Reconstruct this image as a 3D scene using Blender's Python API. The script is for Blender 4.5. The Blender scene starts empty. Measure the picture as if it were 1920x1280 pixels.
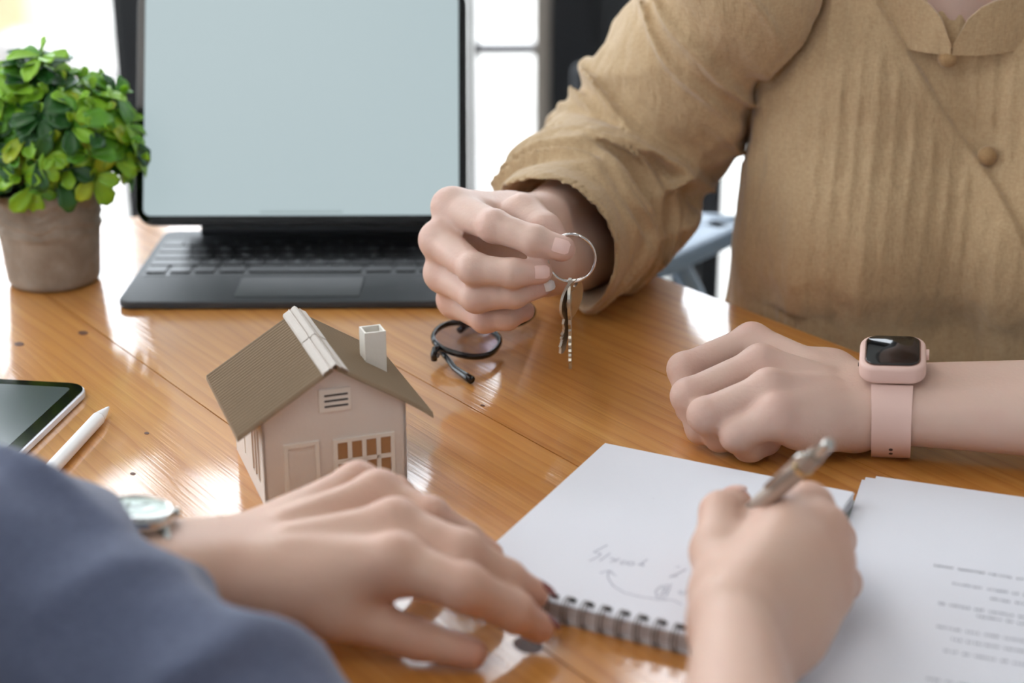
import bpy, bmesh, math, random
import numpy as np
from mathutils import Vector, Matrix
R_=random.Random(7)
C=bpy.context.scene.collection
SC=bpy.context.scene
TT=0.75                      # height of the table top above the floor; everything is laid out from the table top and lifted at the end
# ------------------------------------------------------------------ camera, light, exposure
F,PIT,CH=3000.,.35,.411      # focal length in pixels of a 1920 frame, downward pitch, height above the table
CP,SP=math.cos(PIT),math.sin(PIT)
cam=bpy.data.cameras.new('camera'); camo=bpy.data.objects.new('camera',cam); C.objects.link(camo); SC.camera=camo
cam.sensor_width=36; cam.lens=F/1920*36; camo.location=(0,0,CH); camo.rotation_euler=(math.pi/2-PIT,0,0)
cam.clip_start=.05
cam.dof.use_dof=True; cam.dof.focus_distance=1.03; cam.dof.aperture_fstop=4.4
SC.view_settings.view_transform='Standard'; SC.view_settings.look='None'; SC.view_settings.gamma=1
SC.view_settings.use_curve_mapping=False; SC.view_settings.exposure=EXPOSURE=0.1
try:
    SC.cycles.use_denoising=True; SC.cycles.max_bounces=7; SC.cycles.sample_clamp_indirect=6; SC.cycles.caustics_reflective=False
except Exception: pass
W=bpy.data.worlds.new('world'); SC.world=W; W.use_nodes=True
W.node_tree.nodes['Background'].inputs[0].default_value=(.86,.93,1,1); W.node_tree.nodes['Background'].inputs[1].default_value=7.0
def area(name,loc,rot,sx,sy,power,col=(1,1,1)):
    l=bpy.data.lights.new(name,'AREA'); l.shape='RECTANGLE'; l.size=sx; l.size_y=sy; l.energy=power; l.color=col
    o=bpy.data.objects.new(name,l); C.objects.link(o); o.location=loc; o.rotation_euler=rot; return o
# unseen fill lamps, added overhead to brighten the scene
area('fill_lamp_light',(-.9,-.6,1.92),(0,0,0),1.2,1.2,3,(1,.95,.88))
area('fill_lamp_light',(-1.0,1.5,1.92),(0,0,0),.7,.7,3,(1,.96,.9))
def ray(x,y):
    u=(x-960)/F; v=(y-640)/F; return np.array([u,CP-v*SP,-SP-v*CP])
def U(x,y,z=0.):             # point of the table-parallel plane at height z
    d=ray(x,y); return np.array([0,0,CH])+d*(z-CH)/d[2]
def L(x,y,Y):                # point at world depth Y
    d=ray(x,y); return np.array([0,0,CH])+d*Y/d[1]
def PX(p):
    x,y,z=p[0],p[1],p[2]-CH; d=y*CP-z*SP; return 960+F*x/d,640+F*(-z*CP-y*SP)/d
# ------------------------------------------------------------------ materials
def s2l(c):
    c=c/255; return c/12.92 if c<=.04045 else ((c+.055)/1.055)**2.4
def rgb(r,g,b): return (s2l(r),s2l(g),s2l(b),1)
def mat(name,col,rough=.5,metal=0,spec=.5,bump=None,vary=None,sss=0,trans=0,coat=0,emit=None,sheen=0):
    m=bpy.data.materials.new(name); m.use_nodes=True; nt=m.node_tree; b=nt.nodes['Principled BSDF']
    I=b.inputs; I['Base Color'].default_value=col; I['Roughness'].default_value=rough; I['Metallic'].default_value=metal
    I['Specular IOR Level'].default_value=spec
    if sss: I['Subsurface Weight'].default_value=sss; I['Subsurface Radius'].default_value=(.012,.005,.003); I['Subsurface Scale'].default_value=.6
    if trans: I['Transmission Weight'].default_value=trans
    if coat: I['Coat Weight'].default_value=coat; I['Coat Roughness'].default_value=.08
    if sheen: I['Sheen Weight'].default_value=sheen; I['Sheen Roughness'].default_value=.5
    if emit: I['Emission Color'].default_value=emit[0]; I['Emission Strength'].default_value=emit[1]
    tc=nt.nodes.new('ShaderNodeTexCoord')
    def noise(scale,vec=(1,1,1),detail=4):
        mp=nt.nodes.new('ShaderNodeMapping'); mp.inputs['Scale'].default_value=vec; nt.links.new(tc.outputs['Object'],mp.inputs[0])
        n=nt.nodes.new('ShaderNodeTexNoise'); n.inputs['Scale'].default_value=scale; n.inputs['Detail'].default_value=detail
        nt.links.new(mp.outputs[0],n.inputs['Vector']); return n
    if bump:
        n=noise(bump[0],bump[2] if len(bump)>2 else (1,1,1)); bp=nt.nodes.new('ShaderNodeBump')
        bp.inputs['Strength'].default_value=bump[1]; bp.inputs['Distance'].default_value=.001
        nt.links.new(n.outputs['Fac'],bp.inputs['Height']); nt.links.new(bp.outputs[0],I['Normal'])
    if vary:
        n=noise(vary[0],vary[2] if len(vary)>2 else (1,1,1)); mx=nt.nodes.new('ShaderNodeMixRGB')
        mx.inputs[1].default_value=col; mx.inputs[2].default_value=vary[1]
        rp=nt.nodes.new('ShaderNodeValToRGB'); rp.color_ramp.elements[0].position=.35; rp.color_ramp.elements[1].position=.65
        nt.links.new(n.outputs['Fac'],rp.inputs[0]); nt.links.new(rp.outputs[0],mx.inputs[0]); nt.links.new(mx.outputs[0],I['Base Color'])
    return m
def skin_mat(name,base,red):
    m=mat(name,base,.5,spec=.35,bump=(420,.25),sss=.12); nt=m.node_tree; b=nt.nodes['Principled BSDF']
    at=nt.nodes.new('ShaderNodeAttribute'); at.attribute_name='red'
    n=nt.nodes.new('ShaderNodeTexNoise'); n.inputs['Scale'].default_value=45; n.inputs['Detail'].default_value=3
    tc=nt.nodes.new('ShaderNodeTexCoord'); nt.links.new(tc.outputs['Object'],n.inputs['Vector'])
    mm=nt.nodes.new('ShaderNodeMath'); mm.operation='MULTIPLY_ADD'; mm.inputs[1].default_value=.35; mm.inputs[2].default_value=-.12
    nt.links.new(n.outputs['Fac'],mm.inputs[0]); ad=nt.nodes.new('ShaderNodeMath'); ad.operation='ADD'; ad.use_clamp=True
    nt.links.new(mm.outputs[0],ad.inputs[0]); nt.links.new(at.outputs['Fac'],ad.inputs[1])
    mx=nt.nodes.new('ShaderNodeMixRGB'); mx.inputs[1].default_value=base; mx.inputs[2].default_value=red
    nt.links.new(ad.outputs[0],mx.inputs[0]); nt.links.new(mx.outputs[0],b.inputs['Base Color']); return m
def wood_mat():
    m=bpy.data.materials.new('varnished_pine'); m.use_nodes=True; nt=m.node_tree; N=nt.nodes; K=nt.links; b=N['Principled BSDF']
    tc=N.new('ShaderNodeTexCoord'); oi=N.new('ShaderNodeObjectInfo')
    off=N.new('ShaderNodeVectorMath'); off.operation='MULTIPLY_ADD'; off.inputs[1].default_value=(7,5,3)
    K.new(oi.outputs['Random'],off.inputs[0]); K.new(tc.outputs['Object'],off.inputs[2])
    def mp(s):
        q=N.new('ShaderNodeMapping'); q.inputs['Scale'].default_value=s; K.new(off.outputs[0],q.inputs[0]); return q
    def noise(s,scale,det=5,dist=0):
        n=N.new('ShaderNodeTexNoise'); n.inputs['Scale'].default_value=scale; n.inputs['Detail'].default_value=det; n.inputs['Distortion'].default_value=dist
        K.new(mp(s).outputs[0],n.inputs['Vector']); return n
    # growth rings: a distorted band pattern across the board (x runs along the grain)
    wv=N.new('ShaderNodeTexWave'); wv.bands_direction='Y'; wv.wave_profile='SAW'; wv.inputs['Scale'].default_value=26
    wv.inputs['Distortion'].default_value=7; wv.inputs['Detail'].default_value=2; wv.inputs['Detail Scale'].default_value=.9
    K.new(mp((.16,1,1)).outputs[0],wv.inputs['Vector'])
    fine=noise((1.2,60,1),9,5); big=noise((.5,4,1),3,3,.6); streak=noise((1,22,1),6,4,.4)
    r1=N.new('ShaderNodeValToRGB'); e=r1.color_ramp.elements
    e[0].position=.0; e[0].color=WOOD[0]; e[1].position=1; e[1].color=WOOD[1]
    x=e.new(.55); x.color=WOOD[2]
    K.new(streak.outputs['Fac'],r1.inputs[0])
    mx=N.new('ShaderNodeMixRGB'); mx.blend_type='MULTIPLY'; mx.inputs[0].default_value=.5
    r2=N.new('ShaderNodeValToRGB'); r2.color_ramp.elements[0].position=.0; r2.color_ramp.elements[0].color=(1,1,1,1)
    r2.color_ramp.elements[1].position=1; r2.color_ramp.elements[1].color=(.70,.54,.40,1)
    x=r2.color_ramp.elements.new(.6); x.color=(.97,.95,.92,1)
    K.new(wv.outputs['Fac'],r2.inputs[0]); K.new(r1.outputs[0],mx.inputs[1]); K.new(r2.outputs[0],mx.inputs[2])
    m2=N.new('ShaderNodeMixRGB'); m2.blend_type='MULTIPLY'; m2.inputs[0].default_value=.75
    r3=N.new('ShaderNodeValToRGB'); r3.color_ramp.elements[0].position=.3; r3.color_ramp.elements[0].color=(.72,.6,.48,1); r3.color_ramp.elements[1].position=.7; r3.color_ramp.elements[1].color=(1.0,1,1,1)
    K.new(big.outputs['Fac'],r3.inputs[0]); K.new(mx.outputs[0],m2.inputs[1]); K.new(r3.outputs[0],m2.inputs[2])
    # knots
    vo=N.new('ShaderNodeTexVoronoi'); vo.inputs['Scale'].default_value=7; K.new(mp((.55,1,0)).outputs[0],vo.inputs['Vector'])
    r4=N.new('ShaderNodeValToRGB'); r4.color_ramp.elements[0].position=.03; r4.color_ramp.elements[0].color=(.22,.12,.06,1); r4.color_ramp.elements[1].position=.085; r4.color_ramp.elements[1].color=(1,1,1,1)
    K.new(vo.outputs['Distance'],r4.inputs[0])
    m3=N.new('ShaderNodeMixRGB'); m3.blend_type='MULTIPLY'; m3.inputs[0].default_value=.75
    K.new(m2.outputs[0],m3.inputs[1]); K.new(r4.outputs[0],m3.inputs[2]); K.new(m3.outputs[0],b.inputs['Base Color'])
    b.inputs['Roughness'].default_value=.42; b.inputs['Coat Weight'].default_value=1; b.inputs['Coat Roughness'].default_value=.075; b.inputs['Coat IOR'].default_value=1.65
    b.inputs['Specular IOR Level'].default_value=.25
    # fine grain relief under the varnish
    ad=N.new('ShaderNodeMath'); ad.operation='MULTIPLY_ADD'; ad.inputs[1].default_value=.55; K.new(wv.outputs['Fac'],ad.inputs[0]); K.new(fine.outputs['Fac'],ad.inputs[2])
    bp=N.new('ShaderNodeBump'); bp.inputs['Strength'].default_value=.10; bp.inputs['Distance'].default_value=.0006
    K.new(ad.outputs[0],bp.inputs['Height']); K.new(bp.outputs[0],b.inputs['Coat Normal'])
    b2=N.new('ShaderNodeBump'); b2.inputs['Strength'].default_value=.5; b2.inputs['Distance'].default_value=.0006
    K.new(ad.outputs[0],b2.inputs['Height']); K.new(b2.outputs[0],b.inputs['Normal'])
    return m
WOOD=[(.52,.195,.040,1),(.80,.45,.145,1),(.69,.325,.080,1)]
def glass_mat(name,rough=0.0,tint=(1,1,1,1),thin=.92):
    m=bpy.data.materials.new(name); m.use_nodes=True; nt=m.node_tree; N=nt.nodes; K=nt.links; N.remove(N['Principled BSDF'])
    t=N.new('ShaderNodeBsdfTransparent'); t.inputs[0].default_value=tint; g=N.new('ShaderNodeBsdfGlossy'); g.inputs['Roughness'].default_value=rough
    mx=N.new('ShaderNodeMixShader')
    mx.inputs[0].default_value=.07; K.new(t.outputs[0],mx.inputs[1]); K.new(g.outputs[0],mx.inputs[2]); K.new(mx.outputs[0],N['Material Output'].inputs[0]); return m
def fabric_mat(name,col,dark,weave=900,big=22,strength=.5):
    m=mat(name,col,.9,spec=.15,sheen=.25); nt=m.node_tree; N=nt.nodes; K=nt.links; b=N['Principled BSDF']
    tc=N.new('ShaderNodeTexCoord')
    def noise(s,vec,det=4):
        q=N.new('ShaderNodeMapping'); q.inputs['Scale'].default_value=vec; K.new(tc.outputs['Object'],q.inputs[0])
        n=N.new('ShaderNodeTexNoise'); n.inputs['Scale'].default_value=s; n.inputs['Detail'].default_value=det; K.new(q.outputs[0],n.inputs['Vector']); return n
    a=noise(weave,(1,1,.35)); w=noise(weave,(.35,.35,1)); g=noise(big,(1,1,.3),6)
    mx=N.new('ShaderNodeMixRGB'); mx.inputs[1].default_value=col; mx.inputs[2].default_value=dark
    ad=N.new('ShaderNodeMath'); ad.operation='ADD'; K.new(a.outputs['Fac'],ad.inputs[0]); K.new(w.outputs['Fac'],ad.inputs[1])
    mr=N.new('ShaderNodeMapRange'); mr.inputs[1].default_value=.7; mr.inputs[2].default_value=1.3; K.new(ad.outputs[0],mr.inputs[0]); K.new(mr.outputs[0],mx.inputs[0])
    K.new(mx.outputs[0],b.inputs['Base Color'])
    b1=N.new('ShaderNodeBump'); b1.inputs['Strength'].default_value=.35; b1.inputs['Distance'].default_value=.0005; K.new(ad.outputs[0],b1.inputs['Height'])
    b2=N.new('ShaderNodeBump'); b2.inputs['Strength'].default_value=strength; b2.inputs['Distance'].default_value=.006; K.new(g.outputs['Fac'],b2.inputs['Height'])
    K.new(b1.outputs[0],b2.inputs['Normal']); K.new(b2.outputs[0],b.inputs['Normal']); return m
# ------------------------------------------------------------------ object helpers
def link(name,me,m=None,parent=None,smooth=False):
    o=bpy.data.objects.new(name,me); C.objects.link(o)
    if m is not None:
        for k in (m if isinstance(m,(list,tuple)) else [m]): me.materials.append(k)
    if parent: o.parent=parent
    if smooth: me.polygons.foreach_set('use_smooth',[True]*len(me.polygons))
    return o
def tag(o,label=None,cat=None,group=None,kind=None):
    if label: o['label']=label
    if cat: o['category']=cat
    if group: o['group']=group
    if kind: o['kind']=kind
    return o
def thing(name,label,cat,loc=(0,0,0),rz=0,group=None):
    o=bpy.data.objects.new(name,None); C.objects.link(o); o.location=loc; o.rotation_euler=(0,0,rz); o.empty_display_size=.02
    return tag(o,label,cat,group)
class MB:
    def __init__(s): s.v=[]; s.f=[]
    def add(s,v,f):
        n=len(s.v); s.v+= [tuple(map(float,p)) for p in v]; s.f+=[tuple(i+n for i in q) for q in f]; return s
    def box(s,c,size,R=None):
        x,y,z=[k/2 for k in size]; P=[(-x,-y,-z),(x,-y,-z),(x,y,-z),(-x,y,-z),(-x,-y,z),(x,-y,z),(x,y,z),(-x,y,z)]
        if R is not None: P=[tuple(np.array(R)@np.array(p)) for p in P]
        return s.add([(p[0]+c[0],p[1]+c[1],p[2]+c[2]) for p in P],[(3,2,1,0),(4,5,6,7),(0,1,5,4),(1,2,6,5),(2,3,7,6),(3,0,4,7)])
    def tube(s,pts,r,n=8,closed=False,flat=None,cap=True):
        pts=[np.array(p,float) for p in pts]; m=len(pts); rr=r if hasattr(r,'__len__') else [r]*m
        V=[]; up0=None
        for i,p in enumerate(pts):
            a=pts[(i-1)%m] if (closed or i>0) else p; b=pts[(i+1)%m] if (closed or i<m-1) else p
            t=b-a; t/=np.linalg.norm(t)+1e-12
            if up0 is None:
                up0=np.array([0,0,1.]) if abs(t[2])<.9 else np.array([1.,0,0])
            x=np.cross(up0,t); x/=np.linalg.norm(x)+1e-12; y=np.cross(t,x); up0=y
            for k in range(n):
                an=2*math.pi*k/n; ca,sa=math.cos(an),math.sin(an)*(flat or 1)
                V.append(p+rr[i]*(x*ca+y*sa))
        f=[]
        for i in range(m if closed else m-1):
            j=(i+1)%m
            for k in range(n): l=(k+1)%n; f.append((i*n+k,i*n+l,j*n+l,j*n+k))
        if not closed and cap: f.append(tuple(range(n-1,-1,-1))); f.append(tuple((m-1)*n+k for k in range(n)))
        return s.add(V,f)
    def lathe(s,prof,n=32,c=(0,0,0),R=None,cap=(True,True)):
        V=[]; f=[]
        for (r,z) in prof:
            for k in range(n):
                a=2*math.pi*k/n; p=np.array([r*math.cos(a),r*math.sin(a),z])
                if R is not None: p=np.array(R)@p
                V.append(p+np.array(c))
        m=len(prof)
        for i in range(m-1):
            for k in range(n): l=(k+1)%n; f.append((i*n+k,i*n+l,(i+1)*n+l,(i+1)*n+k))
        if cap[0]: f.append(tuple(range(n-1,-1,-1)))
        if cap[1]: f.append(tuple((m-1)*n+k for k in range(n)))
        return s.add(V,f)
    def prism(s,poly,fn,h0,h1):        # polygon extruded between two heights; fn maps (x,y,h) to a point
        n=len(poly); V=[fn(x,y,h0) for x,y in poly]+[fn(x,y,h1) for x,y in poly]
        f=[tuple(range(n-1,-1,-1)),tuple(range(n,2*n))]+[(i,(i+1)%n,n+(i+1)%n,n+i) for i in range(n)]
        return s.add(V,f)
    def grid(s,P):
        nr,nc=len(P),len(P[0]); V=[p for r in P for p in r]
        return s.add(V,[(i*nc+j,i*nc+j+1,(i+1)*nc+j+1,(i+1)*nc+j) for i in range(nr-1) for j in range(nc-1)])
    def mesh(s,name):
        me=bpy.data.meshes.new(name); me.from_pydata(s.v,[],s.f); me.update(); return me
    def build(s,name,m,parent=None,bevel=0,smooth=False,seg=2,auto=None):
        me=s.mesh(name); bm=bmesh.new(); bm.from_mesh(me)
        bmesh.ops.recalc_face_normals(bm,faces=bm.faces)
        if bevel: 
            es=[e for e in bm.edges if len(e.link_faces)==2 and e.calc_face_angle(0)>.6]
            bmesh.ops.bevel(bm,geom=es,offset=bevel,segments=seg,affect='EDGES',profile=.5,clamp_overlap=True)
        bm.to_mesh(me); bm.free()
        o=link(name,me,m,parent,smooth)
        if auto:
            me.polygons.foreach_set('use_smooth',[True]*len(me.polygons))
            try: me.set_sharp_from_angle(angle=auto)
            except Exception: pass
        return o
def rrect(w,h,r,n=6,cx=0,cy=0):
    P=[]
    for (sx,sy,a0) in ((1,1,0),(-1,1,90),(-1,-1,180),(1,-1,270)):
        for k in range(n+1):
            a=math.radians(a0+90*k/n); P.append((cx+sx*(w/2-r)+r*math.cos(a),cy+sy*(h/2-r)+r*math.sin(a)))
    return P
ident=lambda x,y,h:(x,y,h)
# ------------------------------------------------------------------ implicit surfaces (bodies and clothes)
def cone(P,a,b,ra,rb):
    a=np.asarray(a,np.float32); b=np.asarray(b,np.float32); d=b-a; q=P-a
    t=np.clip(q@d/max(float(d@d),1e-12),0,1); return np.linalg.norm(q-t[:,None]*d,axis=1)-(ra+(rb-ra)*t)
def ell(P,c,r,Rm=None):
    q=P-np.asarray(c,np.float32)
    if Rm is not None: q=q@np.asarray(Rm,np.float32)     # columns of Rm = axes
    r=np.asarray(r,np.float32); k0=np.linalg.norm(q/r,axis=1); k1=np.linalg.norm(q/(r*r),axis=1)
    return k0*(k0-1)/np.maximum(k1,1e-6)
def smin(a,b,k):
    h=np.clip(.5+.5*(b-a)/k,0,1); return b+(a-b)*h-k*h*(1-h)
def smax(a,b,k): return -smin(-a,-b,k)
def sdf_mesh(f,lo,hi,h,name='m'):
    lo=np.array(lo,float); hi=np.array(hi,float); cs=4
    n=(np.ceil((hi-lo)/(h*cs)).astype(int)+1); ax=[lo[i]+h*cs*np.arange(n[i]+1) for i in range(3)]
    G=np.stack(np.meshgrid(*ax,indexing='ij'),-1).reshape(-1,3).astype(np.float32)
    cv=f(G).reshape(n+1); nf=n*cs
    # nearest coarse value for every fine point
    ix=[np.minimum((np.arange(nf[i])+cs//2)//cs,n[i]) for i in range(3)]
    near=cv[np.ix_(*ix)]; need=np.abs(near)<h*cs*2.2
    vals=near.astype(np.float32).copy(); idx=np.argwhere(need)
    for s in range(0,len(idx),400000):
        q=idx[s:s+400000]; vals[q[:,0],q[:,1],q[:,2]]=f((lo+q*h).astype(np.float32))
    ins=vals<0
    cnt=np.zeros(np.array(vals.shape)-1,np.int8)
    S=lambda dx,dy,dz,A:A[dx:A.shape[0]-1+dx,dy:A.shape[1]-1+dy,dz:A.shape[2]-1+dz]
    for dx in (0,1):
        for dy in (0,1):
            for dz in (0,1): cnt+=S(dx,dy,dz,ins).astype(np.int8)
    act=np.argwhere((cnt>0)&(cnt<8)); vid=-np.ones(cnt.shape,np.int64); vid[act[:,0],act[:,1],act[:,2]]=np.arange(len(act))
    acc=np.zeros((len(act),3)); num=np.zeros(len(act))
    corners=[(x,y,z) for x in (0,1) for y in (0,1) for z in (0,1)]
    for a in corners:
        for b in corners:
            if a<b and sum(abs(i-j) for i,j in zip(a,b))==1:
                va=vals[act[:,0]+a[0],act[:,1]+a[1],act[:,2]+a[2]]; vb=vals[act[:,0]+b[0],act[:,1]+b[1],act[:,2]+b[2]]
                m=(va<0)!=(vb<0); t=np.where(m,va/np.where(va==vb,1,va-vb),0)
                p=np.array(a)[None]+t[:,None]*(np.array(b)-np.array(a))[None]; acc[m]+=p[m]; num[m]+=1
    V=lo+(act+acc/num[:,None])*h; faces=[]
    for d in range(3):
        sl0=[slice(None)]*3; sl1=[slice(None)]*3; sl0[d]=slice(0,-1); sl1[d]=slice(1,None)
        A=ins[tuple(sl0)]; B=ins[tuple(sl1)]; e=np.argwhere(A!=B); flip=A[e[:,0],e[:,1],e[:,2]]
        o=[(d+1)%3,(d+2)%3]; ok=(e[:,o[0]]>0)&(e[:,o[1]]>0)&(e[:,o[0]]<vals.shape[o[0]]-1)&(e[:,o[1]]<vals.shape[o[1]]-1); e=e[ok]; flip=flip[ok]
        q=[]
        for (i,j) in ((0,0),(1,0),(1,1),(0,1)):
            k=e.copy(); k[:,o[0]]-=i; k[:,o[1]]-=j; q.append(vid[k[:,0],k[:,1],k[:,2]])
        q=np.stack(q,1); good=(q>=0).all(1); q=q[good]; flip=flip[good]
        q[~flip]=q[~flip][:,::-1]; faces.append(q)
    faces=np.concatenate(faces); return V,faces
def np_mesh(name,V,Fq):
    me=bpy.data.meshes.new(name); me.vertices.add(len(V)); me.vertices.foreach_set('co',np.asarray(V,np.float32).ravel())
    n=len(Fq); me.loops.add(n*4); me.polygons.add(n); me.loops.foreach_set('vertex_index',np.asarray(Fq,np.int32).ravel())
    me.polygons.foreach_set('loop_start',np.arange(0,n*4,4,dtype=np.int32)); me.update(calc_edges=True); me.validate()
    me.polygons.foreach_set('use_smooth',[True]*len(me.polygons)); return me
def sdf_normal(f,p,e=8e-4):
    p=np.array(p,np.float32); Q=np.stack([p+e*np.eye(3,dtype=np.float32)[i]*s for i in range(3) for s in (1,-1)]).astype(np.float32)
    v=f(Q); g=np.array([v[0]-v[1],v[2]-v[3],v[4]-v[5]]); return g/np.linalg.norm(g)
def largest(V,Fq):
    n=len(V); lab=np.arange(n); E=np.concatenate([Fq[:,[0,1]],Fq[:,[1,2]],Fq[:,[2,3]],Fq[:,[3,0]]])
    while True:
        m=np.minimum(lab[E[:,0]],lab[E[:,1]]); new=lab.copy(); np.minimum.at(new,E[:,0],m); np.minimum.at(new,E[:,1],m); np.minimum.at(new,lab[E[:,0]],m); np.minimum.at(new,lab[E[:,1]],m)
        new=new[new]
        if (new==lab).all(): break
        lab=new
    u,c=np.unique(lab,return_counts=True); k=lab==u[c.argmax()]; idx=np.cumsum(k)-1
    return V[k],idx[Fq[k[Fq[:,0]]]]
_sm=sdf_mesh
def sdf_mesh(*a,**k): return largest(*_sm(*a,**k))
H_=np.random.RandomState(4).rand(64,64,64).astype(np.float32)
def vnoise(x,y,z):
    i=np.floor(x).astype(np.int32); j=np.floor(y).astype(np.int32); k=np.floor(z).astype(np.int32); fx,fy,fz=x-i,y-j,z-k
    s=lambda t:t*t*t*(t*(t*6-15)+10); fx,fy,fz=s(fx),s(fy),s(fz); r=0
    for a in (0,1):
        for b in (0,1):
            for c in (0,1): r=r+H_[(i+a)&63,(j+b)&63,(k+c)&63]*(fx if a else 1-fx)*(fy if b else 1-fy)*(fz if c else 1-fz)
    return r
def ridge(x,y,z): n=np.sqrt((2*vnoise(x,y,z)-1)**2+.02)-.05; return np.maximum(0,1-n)**2.2   # crest-like folds
def trace(f,x,y,t0=.3,t1=3):          # first hit of the camera ray through a pixel on an implicit surface
    d=ray(x,y); d=d/np.linalg.norm(d); t=t0
    for _ in range(300):
        v=float(f(np.array([[0,0,CH]+d*t],np.float32))[0])
        if v<3e-4: break
        t+=max(v*.6,2e-4)
        if t>t1: return None
    return np.array([0,0,CH])+d*t
# ------------------------------------------------------------------ the room
M_floor=mat('polished_concrete',rgb(150,148,144),.35,vary=(2.2,rgb(128,126,122)),bump=(30,.1))
M_wall=mat('painted_plaster',rgb(214,214,214),.85,bump=(80,.15))
M_ceil=mat('ceiling_paint',rgb(222,222,222),.9,bump=(60,.1))
M_dark=mat('dark_steel',rgb(17,18,21),.45,spec=.4,vary=(3,rgb(24,25,28)))
M_curt=mat('charcoal_panel',rgb(50,51,53),.8,vary=(14,rgb(34,35,37),(1,1,.02)))
M_jamb=mat('taupe_frame',rgb(150,140,130),.6)
M_bar=mat('grey_bar',rgb(120,116,120),.5)
M_pane=glass_mat('window_glass')
M_conc=mat('pale_paving',rgb(190,186,180),.9,vary=(1.2,rgb(170,166,160)))  # pale concrete in its own slightly mottled tone
M_beige=mat('beige_render',rgb(196,164,128),.9,vary=(4,rgb(180,150,118)))
M_trunk=mat('grey_plinth',rgb(150,145,142),.9)
def struct(name,mb,m,parent=None,bevel=0):
    o=mb.build(name,m,parent,bevel=bevel)
    if not parent: o['kind']='structure'
    return o
ZF=-TT; ZC=2.05; X0,X1,Y0,Y1=-2.7,2.4,-2.7,3.2
struct('floor',MB().box(((X0+X1)/2,(Y0+Y1)/2,ZF-.05),(X1-X0+.2,Y1-Y0+.2,.1)),M_floor)
struct('ceiling',MB().box(((X0+X1)/2,(Y0+Y1)/2,ZC+.05),(X1-X0+.2,Y1-Y0+.2,.1)),M_ceil)
struct('wall_right',MB().box((X1+.05,(Y0+Y1)/2,(ZF+ZC)/2),(.1,Y1-Y0+.2,ZC-ZF)),M_wall)
struct('ground_outside',MB().box((0,Y1+9,ZF-.06),(30,17.8,.08)),M_conc)
def window(i,p0,p1,zb,zt,axis,at,bars,fr=.03,m=None,jr=None):
    m=m or M_dark; mb=MB(); c=lambda a,z:((a,at,z) if axis=='x' else (at,a,z)); s=lambda a,z,t=.05:((a,t,z) if axis=='x' else (t,a,z))
    w=p1-p0; h=zt-zb; q=(p0+p1)/2
    mb.box(c(q,zb+fr/2),s(w,fr)); mb.box(c(q,zt-fr/2),s(w,fr)); mb.box(c(p0+fr/2,(zb+zt)/2),s(fr,h-2*fr)); 
    if not jr: mb.box(c(p1-fr/2,(zb+zt)/2),s(fr,h-2*fr))
    o=mb.build('window_%d'%i,m,None,bevel=.004); o['kind']='structure'
    MB().box(c(q,(zb+zt)/2),s(w-.01,h-.01,.006)).build('pane',M_pane,o)
    for zz in bars: MB().box(c(q,zz),s(w-2*fr,.02,.03)).build('muntin',M_bar,o)
    if jr: MB().box(c(p1+.0,(zb+zt)/2),s(.03,h,.06)).build('jamb',M_jamb,o,bevel=.003)
    return o
zb,zt=ZF,1.85
# glazed back wall: posts between tall panes
posts=[(X0-.05,-2.45),(-1.62,-1.52),(.98,1.08),(1.9,X1+.05)]
pm=MB()
for a,b in posts: pm.box(((a+b)/2,Y1,(zb+zt)/2),(b-a,.1,zt-zb))
for a,b,z0,z1 in ((-.775,-.70,zb,.32),(-.765,-.745,.32,zt),(-.165,-.085,zb,.3),(-.135,-.045,.3,zt)): pm.box(((a+b)/2,Y1,(z0+z1)/2),(b-a,.1,z1-z0))
struct('wall_back',pm.box(((X0+X1)/2,Y1,(zt+ZC)/2),(X1-X0+.1,.1,ZC-zt)),M_dark,bevel=.004)
o=struct('trim_1',MB().box((.118,Y1,(zb+zt)/2),(.086,.1,zt-zb)),M_dark,bevel=.004)
o=struct('trim_2',MB().box((.21,Y1,(zb+zt)/2),(.098,.08,zt-zb)),M_curt,bevel=.004)
for i,(a,b,bars,jr) in enumerate([(-2.45,-1.62,[.6],0),(-1.52,-.765,[1.5],0),(-.745,-.14,[-.14],0),(-.08,.06,[-.135],1),(.26,.98,[],0),(1.08,1.9,[.6],0)]):
    window(i+1,a,b,zb,zt,'x',Y1,bars,fr=.012 if i in (3,4) else .025,jr=jr)
# left wall and the wall behind the camera: wide windows above a low parapet
def holed(name,axis,at,a0,a1,holes,z0,z1):
    mb=MB(); c=lambda a,z:((a,at,z) if axis=='x' else (at,a,z)); s=lambda a,z:((a,.12,z) if axis=='x' else (.12,a,z))
    mb.box(c((a0+a1)/2,(ZF+z0)/2),s(a1-a0,z0-ZF)); mb.box(c((a0+a1)/2,(z1+ZC)/2),s(a1-a0,ZC-z1))
    e=[a0]+[v for h in holes for v in h]+[a1]
    for k in range(0,len(e),2): mb.box(c((e[k]+e[k+1])/2,(z0+z1)/2),s(e[k+1]-e[k],z1-z0))
    struct(name,mb,M_wall)
HL=[(.5,1.4),(1.7,2.9)]; HF=[(-2.2,-1.2)]
holed('wall_left','y',X0-.06,Y0-.1,Y1-.06,HL,.05,1.75); holed('wall_front','x',Y0-.06,X0,X1,HF,.0,1.75)
for i,(a,b) in enumerate(HL): window(7+i,a,b,.05,1.75,'y',X0-.06,[.9])
for i,(a,b) in enumerate(HF): window(10+i,a,b,.0,1.75,'x',Y0-.06,[.9])
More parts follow.
